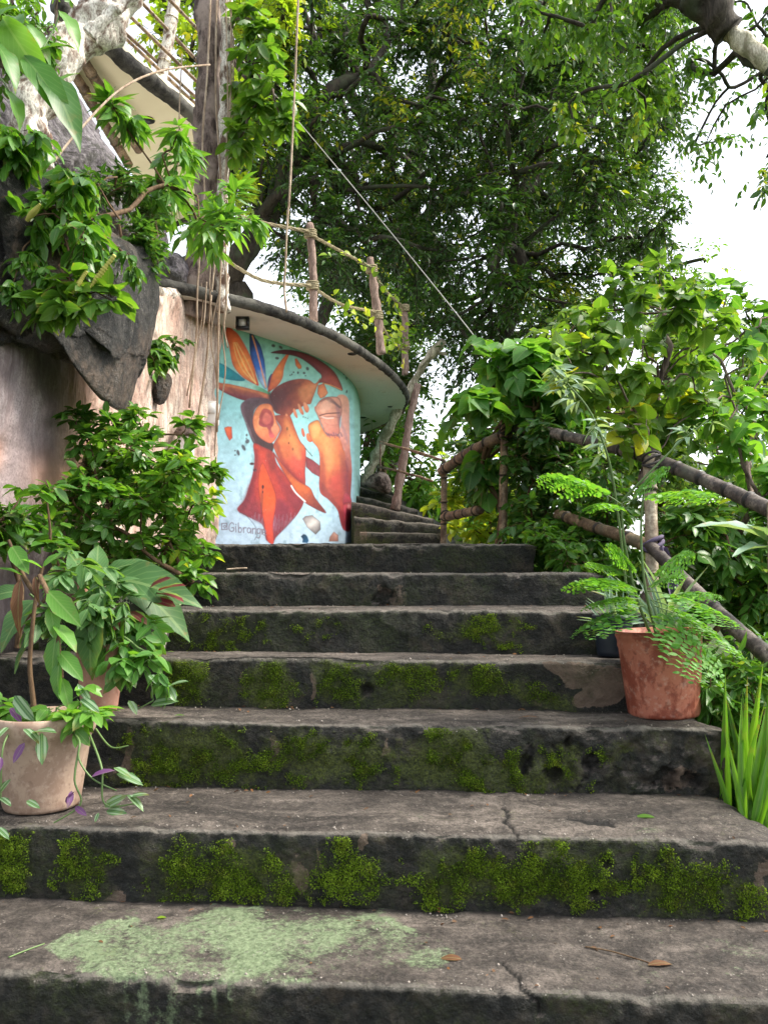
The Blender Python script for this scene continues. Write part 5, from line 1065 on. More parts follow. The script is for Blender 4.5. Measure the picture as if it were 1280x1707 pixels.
# ------------------------------------------------------------------ pots on the steps
def pot_mat(name, c0, c1, dark, scale=5):
    N = Nodes(name); p = N.pos(); a = N.noise(scale*3, 6, .65, N.scaled(p, (1, 1, .6))); b = N.noise(scale*9, 4)
    col = N.mix(N.ramp(a, [(.44, 0.), (.52, 1.)]), c0, c1); col = N.mix(N.ramp(b, [(.56, 0.), (.68, .6)]), col, dark); col = N.mix(N.ramp(N.noise(7, 8, .75, N.scaled(p, (1, 1, .25))), [(.55, 0.), (.66, .5)]), col, dark)
    col = N.mix(N.ramp(N.noise(60, 4), [(.55, 0.), (.8, .3)]), col, (.6, .5, .42))
    return N.done(N.bsdf(col, .62, N.bump(N.noise(90, 3), .12, .002), .4))
M['terracotta'] = pot_mat('wet_terracotta', (.20, .045, .024), (.35, .115, .07), (.12, .03, .018))
M['clay_pale'] = pot_mat('pale_clay', (.25, .165, .12), (.33, .235, .175), (.16, .10, .07))
M['clay_pink'] = pot_mat('pink_clay', (.36, .17, .12), (.42, .22, .16), (.2, .1, .07))
M['dark_glaze'] = plain('dark_plastic', (.015, .02, .03), .35)
M['soil'] = plain('potting_soil', (.03, .02, .014), .95, .5, 40, 1.0)
def pot(name, label, c, rb, rt, h, mat, rim=(), tilt=None, rimname=None):
    root = thing(name, label, 'pot', c); mb = MB(); w_ = .008
    prof = [(0, 0), (rb*.97, 0), (rb, .008)]
    for u in np.linspace(.06, 1, 24): prof.append((rb+(rt-rb)*u+sum(a*math.exp(-((u-c_)/wd)**4) for c_, wd, a in rim), h*u))
    prof += [(rt-w_*.2+.003*len(rim), h+.004), (rt-w_, h+.002), (rt-w_*1.3, h*.86), (0, h*.85)]
    lathe(mb, prof, c, 64, tilt, .006, 3); mb.build('body', M[mat], root)
    mb = MB(); a = np.linspace(0, 1, 14); lathe(mb, [(max(1e-3, rt*.97*u), h*.885+.012*math.sin(u*9)) for u in a][::-1], c, 40, tilt, .02, 5); mb.build('soil', M['soil'], root)
    return root
def rot(ax, deg): return np.array(Matrix.Rotation(math.radians(deg), 3, ax))
rc = P(1106, 1190, 2.80); rc[2] = SZ[3]+.002
pot('plant_pot', 'reddish terracotta pot with ribbed rim and damp stains on the right end of a step', rc, .118, .142, .285, 'terracotta', [(.97, .02, .006), (.90, .018, .005), (.83, .012, .003)], rot('Y', -2.2))
pc = P(70, 1350, 2.46); pc[2] = SZ[2]+.002
pot('plant_pot', 'wide pale clay pot with a deep collar rim at the lower left of the steps', pc, .108, .142, .265, 'clay_pale', [(.90, .115, .010)])
qc = P(166, 1188, 2.86); qc[2] = SZ[3]+.002
pot('plant_pot', 'slim pinkish clay pot half hidden behind leaves above the pale clay pot', qc, .06, .086, .235, 'clay_pink', [(.95, .04, .006)])
N = Nodes('woven_pattern'); p = N.pos(); sp_ = N.n('SeparateXYZ'); N.l(p, sp_.inputs[0])
ck = N.n('TexChecker'); ck.inputs['Scale'].default_value = 95; rt_ = N.n('VectorRotate'); rt_.inputs['Axis'].default_value = (0, 1, 0); rt_.inputs['Angle'].default_value = .78; N.l(p, rt_.inputs['Vector']); N.l(rt_.outputs[0], ck.inputs['Vector'])
wv = N.n('TexWave', wave_type='RINGS'); wv.inputs['Scale'].default_value = 3.2; wv.inputs['Distortion'].default_value = 3.0; N.l(p, wv.inputs['Vector'])
col = N.mix(N.ramp(wv.outputs['Fac'], [(.46, 0.), (.5, 1.)]), N.mix(ck.outputs['Fac'], (.02, .018, .015), (.5, .46, .38)), (.05, .042, .036))
M['woven'] = N.done(N.bsdf(col, .6))
wc = P(240, 1075, 3.07); wc[2] = SZ[4]+.002
pot('plant_pot', 'round dark pot with a black and white woven pattern under the broad leaves', wc, .07, .098, .235, 'woven', [(.55, .5, .012)])
kc = P(1022, 1096, 3.08); kc[2] = SZ[4]+.002
pot('plant_pot', 'small dark plastic pot hidden behind the reddish terracotta pot', kc, .06, .075, .15, 'dark_glaze', [(.95, .05, .004)])

# ------------------------------------------------------------------ leafy plants near the stairs
def leafset(mb, L, width=None, seed=0, up=(0, -.5, .9), tpl='wide'):
    """single leaves given by (base px, base py, tip px, tip py, base D, tip D)"""
    rg = np.random.default_rng(seed)
    V, q, U = TPL[tpl]; V = V.copy()
    if width: V[:, 1] *= width
    b = np.array([P(l[0], l[1], l[4]) for l in L]); t = np.array([P(l[2], l[3], l[5]) for l in L]); A = t-b; S = np.linalg.norm(A, axis=1)
    put_leaves(mb, (V, q, U), b, A+np.array([0, 0, .25])*S[:, None], np.array(up)+rg.normal(size=A.shape)*.25, S*1.08, np.clip(.5+rg.normal(size=len(L))*.22, 0, 1))
def leaves_each(name, mat, parent, L, width=None, seed=0, tpl='oval'):
    for i, l in enumerate(L):
        mb = MB(); leafset(mb, [l], width, seed+i*7, tpl=tpl); mb.build(name, M[mat], parent)
def stems(mb, L, r=.002):
    for l in L:
        p = [P(*x) for x in l]; c = curve(p, 20); tube(mb, c, np.linspace(r*1.2, r*.7, len(c)), 5, caps=False)

# right pot: feathery seedling
fern = thing('feathery_plant', 'bright feathery fern-like seedling growing in the reddish terracotta pot', 'plant', rc+[0, 0, .25])
lb, sb = MB(), MB(); rg = np.random.default_rng(61)
stems(sb, [[(1092, 1075, 2.8), (1062, 1000, 2.78), (1040, 900, 2.76), (1036, 838, 2.75)], [(1098, 1075, 2.8), (1075, 980, 2.76), (1068, 880, 2.76), (1075, 800, 2.75)]], .005)
for b, t in [((1037, 842, 2.75), (902, 782, 2.66)), ((1038, 838, 2.75), (1194, 822, 2.62)), ((1042, 850, 2.75), (1112, 762, 2.75)), ((1068, 985, 2.77), (955, 968, 2.6)), ((1078, 985, 2.75), (1212, 1035, 2.55)), ((1085, 1000, 2.74), (1165, 1112, 2.5)),
             ((1072, 1010, 2.75), (975, 1052, 2.6)), ((1068, 1000, 2.75), (985, 1010, 2.62)), ((1090, 1010, 2.75), (1215, 1082, 2.66)), ((1060, 970, 2.77), (972, 932, 2.8)), ((1080, 990, 2.78), (1135, 948, 2.85)), ((1070, 985, 2.8), (1000, 975, 2.9)), ((1095, 1000, 2.8), (1195, 990, 2.85)), ((1037, 850, 2.75), (985, 842, 2.62)), ((1084, 1000, 2.8), (1180, 1050, 2.75)), ((1082, 980, 2.76), (1150, 905, 2.8)), ((1070, 975, 2.76), (1010, 890, 2.75))]:
    b = P(*b); t = P(*t); d = t-b; L0 = np.linalg.norm(d); dr = .25; frond(lb, sb, rg, b, d+np.array([0, 0, dr*L0]), L0*1.03, 9, .36, 7, droop=dr)
sb.build('stem', M['green_stem'], fern); lb.build('frond', M['fern'], fern)
sp_pl = thing('spiky_plant', 'small plant of narrow silvery leaves between the ferny seedling and the dark pot', 'plant', kc+[0, 0, .13])
lb = MB(); base = (1024, 1055); rg = np.random.default_rng(62)
leafset(lb, [(base[0]+rg.normal()*6, base[1]+rg.normal()*5, base[0]+math.cos(a)*rg.uniform(40, 66), base[1]-abs(math.sin(a))*rg.uniform(40, 85)-8, 3.05, 2.98+.12*rg.random()) for a in np.linspace(.05, 3.1, 18)], .32, 3, tpl='lance'); lb.build('foliage', M['grey_leaf'], sp_pl)
sp2 = thing('spiky_plant', 'tuft of long pale strap leaves fanning out behind the purple rag', 'plant', P(1110, 1060, 3.3))
lb = MB(); leafset(lb, [(1105, 1060, 1100+75*math.cos(a), 1000-55*math.sin(a), 3.3, 3.2+.2*math.cos(a*3)) for a in np.linspace(.1, 3.0, 11)], .22, 4, tpl='lance'); lb.build('foliage', M['grey_leaf'], sp2)
tall = thing('thin_sapling', 'thin greyish sapling with small leaves at its tip leaning left above the ferny seedling', 'sapling', P(1044, 985, 3.1))
lb, sb = MB(), MB(); stems(sb, [[(1044, 985, 3.1), (1030, 860, 3.05), (1015, 770, 3.0), (985, 690, 2.95), (950, 645, 2.92), (918, 612, 2.9)], [(1036, 835, 3.05), (1080, 790, 3.0), (1130, 740, 3.0), (1180, 700, 3.0)]], .0045); rg = np.random.default_rng(63)
cs = [(P(*c[:3]), c[3]/F*c[2]) for c in [(918, 612, 2.9, 18), (940, 650, 2.92, 20), (965, 668, 2.93, 18), (992, 705, 2.95, 18), (930, 630, 2.9, 18), (1010, 745, 3.0, 16), (1150, 725, 3.0, 14), (1185, 700, 3.0, 14)]]
O, D, L_ = clump_twigs(rg, cs, 4, 1.3); twigs(lb, sb, rg, O, D, L_, 5, 'lance', .07, .2); sb.build('stem', M['green_stem'], tall); lb.build('foliage', M['grey_leaf'], tall)

# right-hand greenery
r_ = np.random.default_rng(71)
H_cl = scatter_px(r_, [(868, 760), (860, 700), (880, 690), (1010, 770), (1010, 860), (1080, 960), (960, 965), (880, 930), (868, 880)], 46, 4.4, 5.3, 30, 46, (), 18)
plant('hedge_bush', 'dense dark small-leaved bush spilling over the top steps under the bamboo rail', 'bush', P(930, 1040, 5.1), H_cl, 'oval', .088, 'hedge', ntw=16, k=8, r0=.02, seed=72)
plant('hedge_bush', 'dark bush behind the middle bamboo post, filling the gap beside the yellow lit bush', 'bush', P(840, 1040, 6.6), scatter_px(r_, [(790, 690), (900, 690), (900, 900), (850, 900), (800, 860), (770, 780)], 22, 5.9, 7, 30, 44, (), 16), 'oval', .10, 'hedge', ntw=12, k=8, r0=.02, seed=172)
H2 = scatter_px(r_, [(1090, 960), (1180, 1000), (1300, 1090), (1300, 880), (1180, 850), (1110, 880)], 30, 3.9, 5.0, 34, 52, (), 20)
plant('hedge_bush', 'leafy bush filling the slope between the two bamboo rails at the right edge', 'bush', P(1200, 1180, 4.4), H2, 'oval', .10, 'hedge', ntw=13, k=8, r0=.02, seed=73)
H3 = scatter_px(r_, [(870, 860), (900, 900), (960, 955), (1040, 1000), (1010, 940), (930, 880)], 14, 3.9, 4.5, 24, 36)
plant('low_shrub', 'low dark shrub creeping onto the right ends of the two highest steps', 'shrub', P(960, 1010, 4.3), H3, 'oval', .075, 'shrub', ntw=12, k=7, r0=.012, seed=74)
BL = scatter_px(r_, [(775, 620), (830, 580), (920, 570), (985, 620), (960, 690), (860, 720), (790, 680)], 20, 4.6, 5.3, 30, 46, (), 20)+[(812, 800, 5.3, 20), (805, 770, 5.3, 20)]
plant('broad_leaved_shrub', 'shrub with large drooping dark green leaves behind the middle bamboo post', 'shrub', P(868, 1010, 5.15), BL, 'heart', .17, 'broad', ntw=6, k=5, r0=.02, seed=75, spread=.8, hang=.5, droop=.5)
RL = scatter_px(r_, [(960, 480), (1075, 450), (1190, 455), (1215, 560), (1180, 690), (1120, 760), (1000, 740), (955, 660), (940, 580)], 38, 3.7, 4.5, 28, 44, (), 22)
plant('round_leaved_sapling', 'tall sapling with round yellow-green leaves lit through, rising beside the front bamboo post', 'sapling', P(1088, 1080, 4.05), RL, 'heart', .10, 'round', ntw=5, k=5, r0=.02, seed=76, spread=.9, hang=.3,
      pre=[P(1088, 1080, 4.05), P(1086, 900, 4.05), P(1080, 770, 4.05), P(1096, 640, 4.05), P(1108, 520, 4.05)], stem='bark_brown')
RL2 = scatter_px(r_, [(1190, 480), (1300, 500), (1310, 850), (1200, 800), (1160, 700)], 20, 3.9, 5.2, 26, 40, [(1195, 620, 22), (1210, 560, 20)], 22)
plant('round_leaved_sapling', 'darker sapling with rounded leaves silhouetted on the white sky at the right edge', 'sapling', P(1290, 1080, 4.6), RL2, 'heart', .11, 'broad', ntw=5, k=5, r0=.018, seed=77, stem='bark_brown')
GC = scatter_px(r_, [(1175, 1090), (1300, 1060), (1310, 1220), (1240, 1210), (1180, 1180)], 18, 2.75, 3.5, 24, 38)
plant('ground_plant', 'soft leafy weed growing beside the broken step end below the lower bamboo rail', 'plant', P(1250, 1330, 3.0), GC, 'lance', .10, 'shrub', ntw=10, k=7, r0=.008, seed=78)
bl = thing('blade_plant', 'clump of long upright yellow-green blades at the lower right of the steps', 'plant', P(1245, 1420, 2.5))
lb = MB(); rg = np.random.default_rng(79)
leafset(lb, [(1222+rg.uniform(-15, 60), 1420+rg.uniform(-10, 30), 1205+rg.uniform(-8, 120), 1185+rg.uniform(0, 110), 2.5+rg.uniform(-.1, .25), 2.45+rg.uniform(-.15, .35)) for _ in range(46)], .2, 5, (-.5, -.8, .1), 'lance'); lb.build('foliage', M['blade'], bl)
sv = thing('silvery_plant', 'large bluish pale pointed leaves poking in at the right edge under the handrail', 'plant', P(1330, 960, 3.1))
lb = MB(); leafset(lb, [(1290, 912, 1198, 858, 3.1, 3.0), (1300, 925, 1240, 905, 3.1, 2.95), (1310, 930, 1268, 862, 3.1, 3.0)], .6, 6); lb.build('foliage', M['grey_leaf'], sv)
H4 = scatter_px(r_, [(880, 700), (960, 690), (1300, 790), (1310, 900), (1100, 860), (1000, 820), (900, 790)], 44, 5.2, 6.8, 30, 46, (), 18)
plant('thicket', 'pale fine-leaved thicket behind the upper bamboo rail on the right', 'bush', P(1080, 1120, 6.0), H4, 'oval', .085, 'thicket', ntw=15, k=8, r0=.02, seed=173)
H5 = scatter_px(r_, [(880, 560), (1000, 520), (1210, 560), (1300, 640), (1300, 780), (1050, 720), (900, 690)], 34, 5.6, 7.2, 28, 44, [(1180, 640, 36), (1240, 700, 30), (1130, 560, 24)], 20)
plant('thicket', 'loose airy light green thicket rising behind the round-leaved sapling', 'bush', P(1100, 1120, 6.4), H5, 'oval', .10, 'thicket', ntw=9, k=7, r0=.025, seed=174)
# grass-like ground cover on the right bank, too many to count
rg = np.random.default_rng(80); n = 5200; x = rg.uniform(.95, 4.2, n); y = rg.uniform(1.6, 9, n); z = ground_z(x, y); keep = x > np.interp(y, [0, 3.2, 4.5, 6, 9], [1.06, 1.12, .85, .9, 1.2])
O = np.stack([x, y, z], -1)[keep]; lb = MB(); n = len(O)
for k in range(3): put_leaves(lb, 'lance', O+rg.normal(size=O.shape)*[.05, .05, .02], rg.normal(size=O.shape)*.7+[0, 0, .8], rg.normal(size=O.shape)+[0, 0, .5], .09+.1*rg.random(n), rg.random(n))
tag(lb.build('ground_cover', M['hedge']), kind='stuff')
rg = np.random.default_rng(81); n = 900; x = rg.uniform(-.6, 3, n); y = rg.uniform(9.5, 16, n); O = np.stack([x, y, ground_z(x, y)], -1); lb = MB()
for k in range(4): put_leaves(lb, 'lance', O+rg.normal(size=O.shape)*[.1, .1, .05], rg.normal(size=O.shape)*.7+[0, 0, .8], rg.normal(size=O.shape)+[0, 0, .5], .15+.2*rg.random(n), rg.random(n))
tag(lb.build('undergrowth', M['shrub']), kind='stuff')

# left-hand greenery
r_ = np.random.default_rng(91)
LS = scatter_px(r_, [(130, 760), (235, 740), (315, 780), (345, 850), (335, 905), (330, 960), (270, 985), (180, 950), (110, 890), (95, 820)], 40, 3.35, 4.2, 28, 44, (), 16)+[(128, 700, 3.8, 20), (180, 715, 3.8, 22), (232, 700, 3.9, 22), (310, 715, 3.9, 22), (145, 735, 3.8, 24), (250, 735, 3.9, 24), (350, 790, 4.0, 15), (340, 925, 3.9, 18), (320, 970, 3.7, 22)]
plant('leafy_shrub', 'large bright green shrub in front of the carved wall left of the top steps', 'shrub', P(235, 1040, 3.75), LS, 'oval', .08, 'shrub', ntw=11, k=8, r0=.02, seed=92, up=.35, tl=1.15)
LF = scatter_px(r_, [(-30, 800), (60, 800), (110, 860), (90, 930), (20, 940), (-30, 930)], 12, 2.95, 3.3, 26, 40)
plant('leafy_shrub', 'smaller shrub with soft leaves at the left edge before the mauve wall', 'shrub', P(30, 1080, 3.1), LF, 'oval', .095, 'shrub', ntw=7, k=6, r0=.012, seed=93, up=.3)
LP_ = scatter_px(r_, [(235, 290), (300, 250), (370, 300), (420, 350), (400, 400), (330, 390), (260, 340), (230, 320)], 15, 4.4, 5.2, 24, 38)+[(300, 222, 4.6, 18), (285, 250, 4.6, 20), (190, 180, 4.3, 20), (215, 200, 4.4, 16)]
plant('wall_shrub', 'shrub with pointed leaves arching from the rock across the brown trunk', 'shrub', P(150, 365, 4.0), LP_, 'lance', .17, 'lance', ntw=6, k=7, r0=.014, seed=94, hang=.35, droop=.35, rmin=.003)
mb = MB(); tube(mb, curve([P(90, 270, 3.6), P(130, 220, 3.7), P(200, 150, 3.9), P(270, 118, 4.2), P(350, 108, 4.6)], 40), .006, 5); tag(mb.build('vine', M['root']), 'thin bare arching stem curving from the rock up to the brown trunk', 'vine')
VC = scatter_px(r_, [(-30, 190), (60, 230), (130, 290), (170, 370), (110, 400), (40, 400), (-30, 420)], 30, 2.95, 3.5, 26, 42, (), 16)
plant('climbing_vine', 'tangle of medium green vine leaves hanging over the black boulder', 'vine', P(-60, 330, 3.4), VC, 'oval', .095, 'shrub', ntw=8, k=7, r0=.012, seed=95, hang=.6, droop=.7, up=-.2)
FG = scatter_px(r_, [(150, 290), (230, 300), (270, 360), (280, 440), (230, 450), (190, 400)], 12, 3.9, 4.6, 20, 34)
plant('rock_fern', 'fine dark greenery growing in the cleft between boulder and rock face', 'fern', P(210, 440, 4.1), FG, 'small', .07, 'hedge', ntw=14, k=9, r0=.008, seed=96)
SPK = [(85, 480, 2.95, 26), (120, 470, 2.95, 26), (105, 510, 2.92, 22), (150, 490, 2.95, 24), (185, 500, 2.98, 20), (70, 505, 2.95, 18)]
plant('trailing_vine', 'thin trailing vine with small sparse leaves hanging across the face of the black boulder', 'vine', P(150, 350, 3.6), [(40, 430, 3.0, 22), (75, 455, 3.0, 20), (20, 480, 2.95, 20), (205, 420, 3.5, 18), (228, 450, 3.6, 14), (160, 425, 3.4, 18), (120, 415, 3.3, 20), (60, 395, 3.1, 24)], 'oval', .06, 'shrub', ntw=8, k=7, r0=.005, seed=197, hang=.7, droop=.9, up=-.2)
pk = plant('spiked_plant', 'fresh green leaf spray with yellow catkins in front of the black boulder', 'plant', P(110, 400, 3.15), SPK, 'oval', .105, 'tree_bright', ntw=5, k=5, r0=.005, seed=97, hang=.4)
for a, b in [((150, 480, 2.93), (192, 425, 2.9)), ((120, 490, 2.9), (145, 452, 2.9)), ((45, 368, 2.95), (68, 340, 2.92))]:
    mb = MB(); p = resample([P(*a), P(*b)], 40); tube(mb, p, .0095*(.6+.4*np.sin(np.linspace(.3, 3.1, 40)))*(1+.25*np.sin(np.arange(40)*2.2)), 8, .3); mb.build('catkin', plain('catkin', (.42, .40, .09), .7) if 'catkin' not in bpy.data.materials else bpy.data.materials['catkin'], pk)
tl_ = thing('large_leaved_vine', 'big pale green drooping leaves at the top left corner before the gnarled trunk', 'vine', P(-40, 120, 2.7))
lb, sb = MB(), MB(); leafset(lb, [(5, 30, 45, 130, 2.65, 2.6), (40, 95, 92, 175, 2.65, 2.6), (70, 120, 120, 200, 2.7, 2.6), (-10, 70, 30, 125, 2.6, 2.55), (10, 150, 40, 195, 2.65, 2.6), (60, 90, 110, 60, 2.7, 2.75), (30, 60, 10, 0, 2.65, 2.7), (-15, 40, 25, -5, 2.6, 2.6), (0, 110, -20, 170, 2.6, 2.6), (45, 40, 80, 90, 2.7, 2.7), (90, 150, 118, 110, 2.8, 2.8), (100, 20, 130, 60, 2.8, 2.75)], .8, 8); stems(sb, [[(-40, 20, 2.7), (20, 60, 2.68), (60, 100, 2.68), (95, 150, 2.8)], [(-40, 120, 2.65), (0, 130, 2.65), (20, 160, 2.65)], [(60, 100, 2.7), (90, 50, 2.75), (100, 20, 2.8)]], .003)
sb.build('stem', M['green_stem'], tl_); lb.build('foliage', M['lance'], tl_)
wf = plant('wall_fern', 'small grassy fern sprouting from the carved wall beside the boulder tip', 'fern', P(262, 600, 5.35), [(248, 590, 5.2, 16), (258, 605, 5.2, 16), (250, 575, 5.25, 14), (268, 590, 5.3, 14), (262, 570, 5.3, 10)], 'lance', .13, 'shrub', ntw=9, k=5, r0=.006, seed=98, hang=.6, droop=.8)
plant('wall_sprig', 'tiny dry-looking sprig on the beige wall to the right of the small fern', 'plant', P(275, 565, 5.55), [(290, 575, 5.5, 10), (304, 588, 5.5, 12), (284, 590, 5.5, 9), (310, 570, 5.5, 8)], 'oval', .07, 'hedge', ntw=5, k=5, r0=.005, seed=99)

# plants in the pots at the left
bp = thing('broad_leaved_plant', 'pale green plant with huge arching leaves shading the dark woven pot', 'plant', wc+[0, 0, .2])
lb, sb = MB(), MB()
leafset(lb, [(175, 965, 288, 1000, 2.95, 2.8), (170, 960, 245, 928, 2.95, 3.0), (150, 985, 118, 915, 2.8, 2.85), (130, 990, 70, 962, 2.75, 2.7), (160, 975, 165, 905, 2.9, 2.95), (150, 985, 150, 1045, 2.75, 2.68), (110, 1010, 20, 1090, 2.75, 2.65), (60, 1000, 5, 1065, 2.7, 2.6), (160, 1010, 140, 1110, 2.72, 2.66), (200, 960, 292, 1045, 2.98, 2.9), (40, 985, -20, 1000, 2.7, 2.65)], 1.0, 9)
rg = np.random.default_rng(109); cs = [(P(*c[:3]), c[3]/F*c[2]) for c in [(130, 940, 2.72, 28), (165, 950, 2.74, 28), (190, 975, 2.76, 26), (105, 965, 2.7, 26), (150, 1000, 2.68, 26), (210, 1000, 2.78, 20), (80, 1030, 2.66, 22), (120, 1060, 2.66, 24), (170, 1020, 2.7, 20)]]
O, D, L_ = clump_twigs(rg, cs, 5, 1.2, .1); twigs(lb, sb, rg, O, D, L_, 6, 'oval', .075, .5, hang=.4)
stems(sb, [[(230, 1070, 3.05), (200, 1000, 3.0), (172, 962, 2.95)], [(230, 1070, 3.05), (180, 1010, 2.9), (150, 985, 2.82)], [(225, 1075, 3.05), (150, 1040, 2.85), (110, 1005, 2.75)], [(225, 1075, 3.05), (120, 1040, 2.8), (50, 990, 2.7)]], .006); sb.build('stem', M['green_stem'], bp); lb.build('foliage', M['big'], bp)
dp = thing('drooping_sapling', 'brown stemmed sapling with olive leaves hanging down in the pale clay pot', 'sapling', pc+[0, 0, .22])
lb, sb = MB(), MB(); stems(sb, [[(60, 1225, 2.46), (56, 1170, 2.46), (50, 1110, 2.46), (54, 1050, 2.46), (62, 985, 2.48), (72, 945, 2.5)], [(60, 990, 2.48), (40, 960, 2.5), (15, 900, 2.5)], [(66, 960, 2.48), (80, 990, 2.44), (95, 1050, 2.42), (104, 1130, 2.4)]], .0075)
leafset(lb, [(80, 985, 118, 1045, 2.44, 2.4), (84, 1010, 90, 1060, 2.43, 2.4), (90, 1040, 122, 1085, 2.42, 2.38), (94, 1060, 84, 1125, 2.42, 2.39), (98, 1085, 128, 1135, 2.41, 2.38), (100, 1100, 92, 1160, 2.4, 2.37), (104, 1130, 112, 1180, 2.4, 2.37), (15, 905, -25, 930, 2.5, 2.5), (20, 910, 38, 955, 2.5, 2.45), (72, 948, 40, 935, 2.5, 2.45), (72, 945, 100, 925, 2.5, 2.5), (40, 960, 0, 950, 2.5, 2.45)], .85, 10, tpl='oval')
sb.build('stem', M['twig'], dp); lb.build('foliage', M['lance'], dp)
mb = MB(); leafset(mb, [(36, 965, 22, 1045, 2.48, 2.44), (60, 960, 58, 1000, 2.47, 2.45)], .5, 11); dlf = mb.build('dead_leaf', M['dry'], dp)
ptp = thing('pothos_plant', 'glossy green trailing plant spilling from the slim pinkish clay pot', 'plant', qc+[0, 0, .2])
lb, sb = MB(), MB(); rg = np.random.default_rng(101)
cs = [(P(*c[:3]), c[3]/F*c[2]) for c in [(190, 1060, 2.78, 28), (225, 1075, 2.75, 26), (250, 1095, 2.72, 22), (205, 1100, 2.72, 22), (175, 1045, 2.8, 26), (240, 1045, 2.85, 26), (268, 1125, 2.7, 14), (215, 1030, 2.85, 24)]]
skeleton(sb, qc+[0, 0, .2], [c for c, _ in cs], .006, rg, .002); O, D, L_ = clump_twigs(rg, cs, 5, 1.1); twigs(lb, sb, rg, O, D, L_, 5, 'oval', .085, .5, hang=.5)
sb.build('stem', M['green_stem'], ptp); lb.build('foliage', M['broad'], ptp)
lb = MB(); leafset(lb, [(265, 985, 305, 980, 2.85, 2.8), (262, 990, 302, 1006, 2.85, 2.8), (255, 1000, 285, 1015, 2.86, 2.82), (215, 1020, 240, 1042, 2.85, 2.8), (250, 980, 280, 968, 2.88, 2.84), (210, 1025, 195, 1050, 2.84, 2.8)], 1.0, 12, tpl='oval'); sb = MB(); stems(sb, [[(235, 1075, 3.05), (240, 1030, 2.95), (262, 988, 2.86)], [(230, 1075, 3.05), (215, 1040, 2.9), (212, 1022, 2.85)]], .003)
cl_ = thing('red_leaved_plant', 'small plant with dark red green-edged leaves before the woven pot', 'plant', wc+[0, 0, .21]); sb.build('stem', M['green_stem'], cl_); lb.build('foliage', M['coleus'], cl_)
lowp = thing('low_potted_plant', 'low tuft of glossy leaves around the rim of the pale clay pot', 'plant', pc+[.02, 0, .22])
lb, sb = MB(), MB(); rg = np.random.default_rng(102); cs = [(P(*c[:3]), c[3]/F*c[2]) for c in [(95, 1180, 2.42, 26), (130, 1160, 2.42, 26), (150, 1185, 2.4, 20), (75, 1195, 2.4, 22), (120, 1195, 2.38, 22), (30, 1185, 2.42, 24), (0, 1190, 2.44, 24)]]
skeleton(sb, pc+[.02, 0, .22], [c for c, _ in cs], .004, rg, .0015); O, D, L_ = clump_twigs(rg, cs, 6, 1.0, .4); twigs(lb, sb, rg, O, D, L_, 5, 'oval', .075, .3); sb.build('stem', M['green_stem'], lowp); lb.build('foliage', M['lance'], lowp)
tp = thing('striped_trailing_plant', 'trailing wandering plant with silver-striped and purple leaves hanging over the pale clay pot', 'plant', pc+[0, -.1, .25])
sb = MB()
stems(sb, [[(115, 1215, 2.4), (133, 1235, 2.3), (132, 1265, 2.28), (155, 1298, 2.27), (195, 1318, 2.28)], [(133, 1245, 2.29), (125, 1300, 2.27), (135, 1340, 2.27), (90, 1372, 2.26)], [(150, 1225, 2.36), (170, 1280, 2.28), (175, 1340, 2.27), (225, 1340, 2.28)], [(20, 1215, 2.34), (5, 1250, 2.29), (2, 1330, 2.28)], [(160, 1215, 2.5), (185, 1245, 2.45), (215, 1243, 2.45)], [(60, 1215, 2.33), (68, 1240, 2.29)]], .003)
leaves_each('striped_leaf', 'stripe', tp, [(70, 1222, 70, 1270, 2.3, 2.27), (55, 1222, 90, 1225, 2.3, 2.26), (40, 1215, 62, 1240, 2.3, 2.27), (15, 1212, -2, 1232, 2.32, 2.28), (195, 1290, 232, 1312, 2.28, 2.27), (190, 1280, 215, 1298, 2.28, 2.26), (175, 1345, 208, 1335, 2.28, 2.26), (178, 1352, 205, 1362, 2.28, 2.25), (215, 1330, 246, 1328, 2.28, 2.27), (212, 1325, 236, 1352, 2.28, 2.26), (45, 1335, 62, 1350, 2.27, 2.25), (2, 1320, 14, 1305, 2.28, 2.26), (0, 1330, 16, 1345, 2.28, 2.26), (-5, 1380, 12, 1400, 2.26, 2.24), (150, 1170, 130, 1145, 2.4, 2.38), (135, 1165, 160, 1190, 2.38, 2.35), (25, 1160, 45, 1205, 2.4, 2.36), (165, 1355, 160, 1370, 2.28, 2.26)], .8, 13)
leaves_each('purple_leaf', 'purple', tp, [(152, 1296, 188, 1288, 2.27, 2.26), (42, 1238, 26, 1270, 2.29, 2.27), (2, 1262, 0, 1285, 2.28, 2.26), (120, 1318, 116, 1345, 2.27, 2.25), (126, 1345, 140, 1362, 2.27, 2.25), (112, 1340, 122, 1320, 2.27, 2.25), (18, 1180, 32, 1205, 2.4, 2.37)], .8, 214)
sb.build('stem', M['green_stem'], tp)
tp2 = thing('striped_trailing_plant', 'short trailing sprig of silver-striped leaves hanging before the mossy riser', 'plant', P(235, 1130, 2.72))
lb, sb = MB(), MB(); stems(sb, [[(235, 1110, 2.75), (250, 1130, 2.7), (256, 1168, 2.68)], [(215, 1110, 2.75), (222, 1130, 2.7)], [(256, 1168, 2.68), (230, 1182, 2.68)]], .0025)
leaves_each('striped_leaf', 'stripe', tp2, [(215, 1122, 224, 1145, 2.7, 2.68), (282, 1145, 312, 1138, 2.68, 2.67), (278, 1142, 290, 1168, 2.68, 2.66), (252, 1176, 292, 1174, 2.68, 2.66), (215, 1168, 226, 1190, 2.68, 2.66), (250, 1125, 262, 1142, 2.69, 2.66)], 1.05, 315); sb.build('stem', M['green_stem'], tp2)

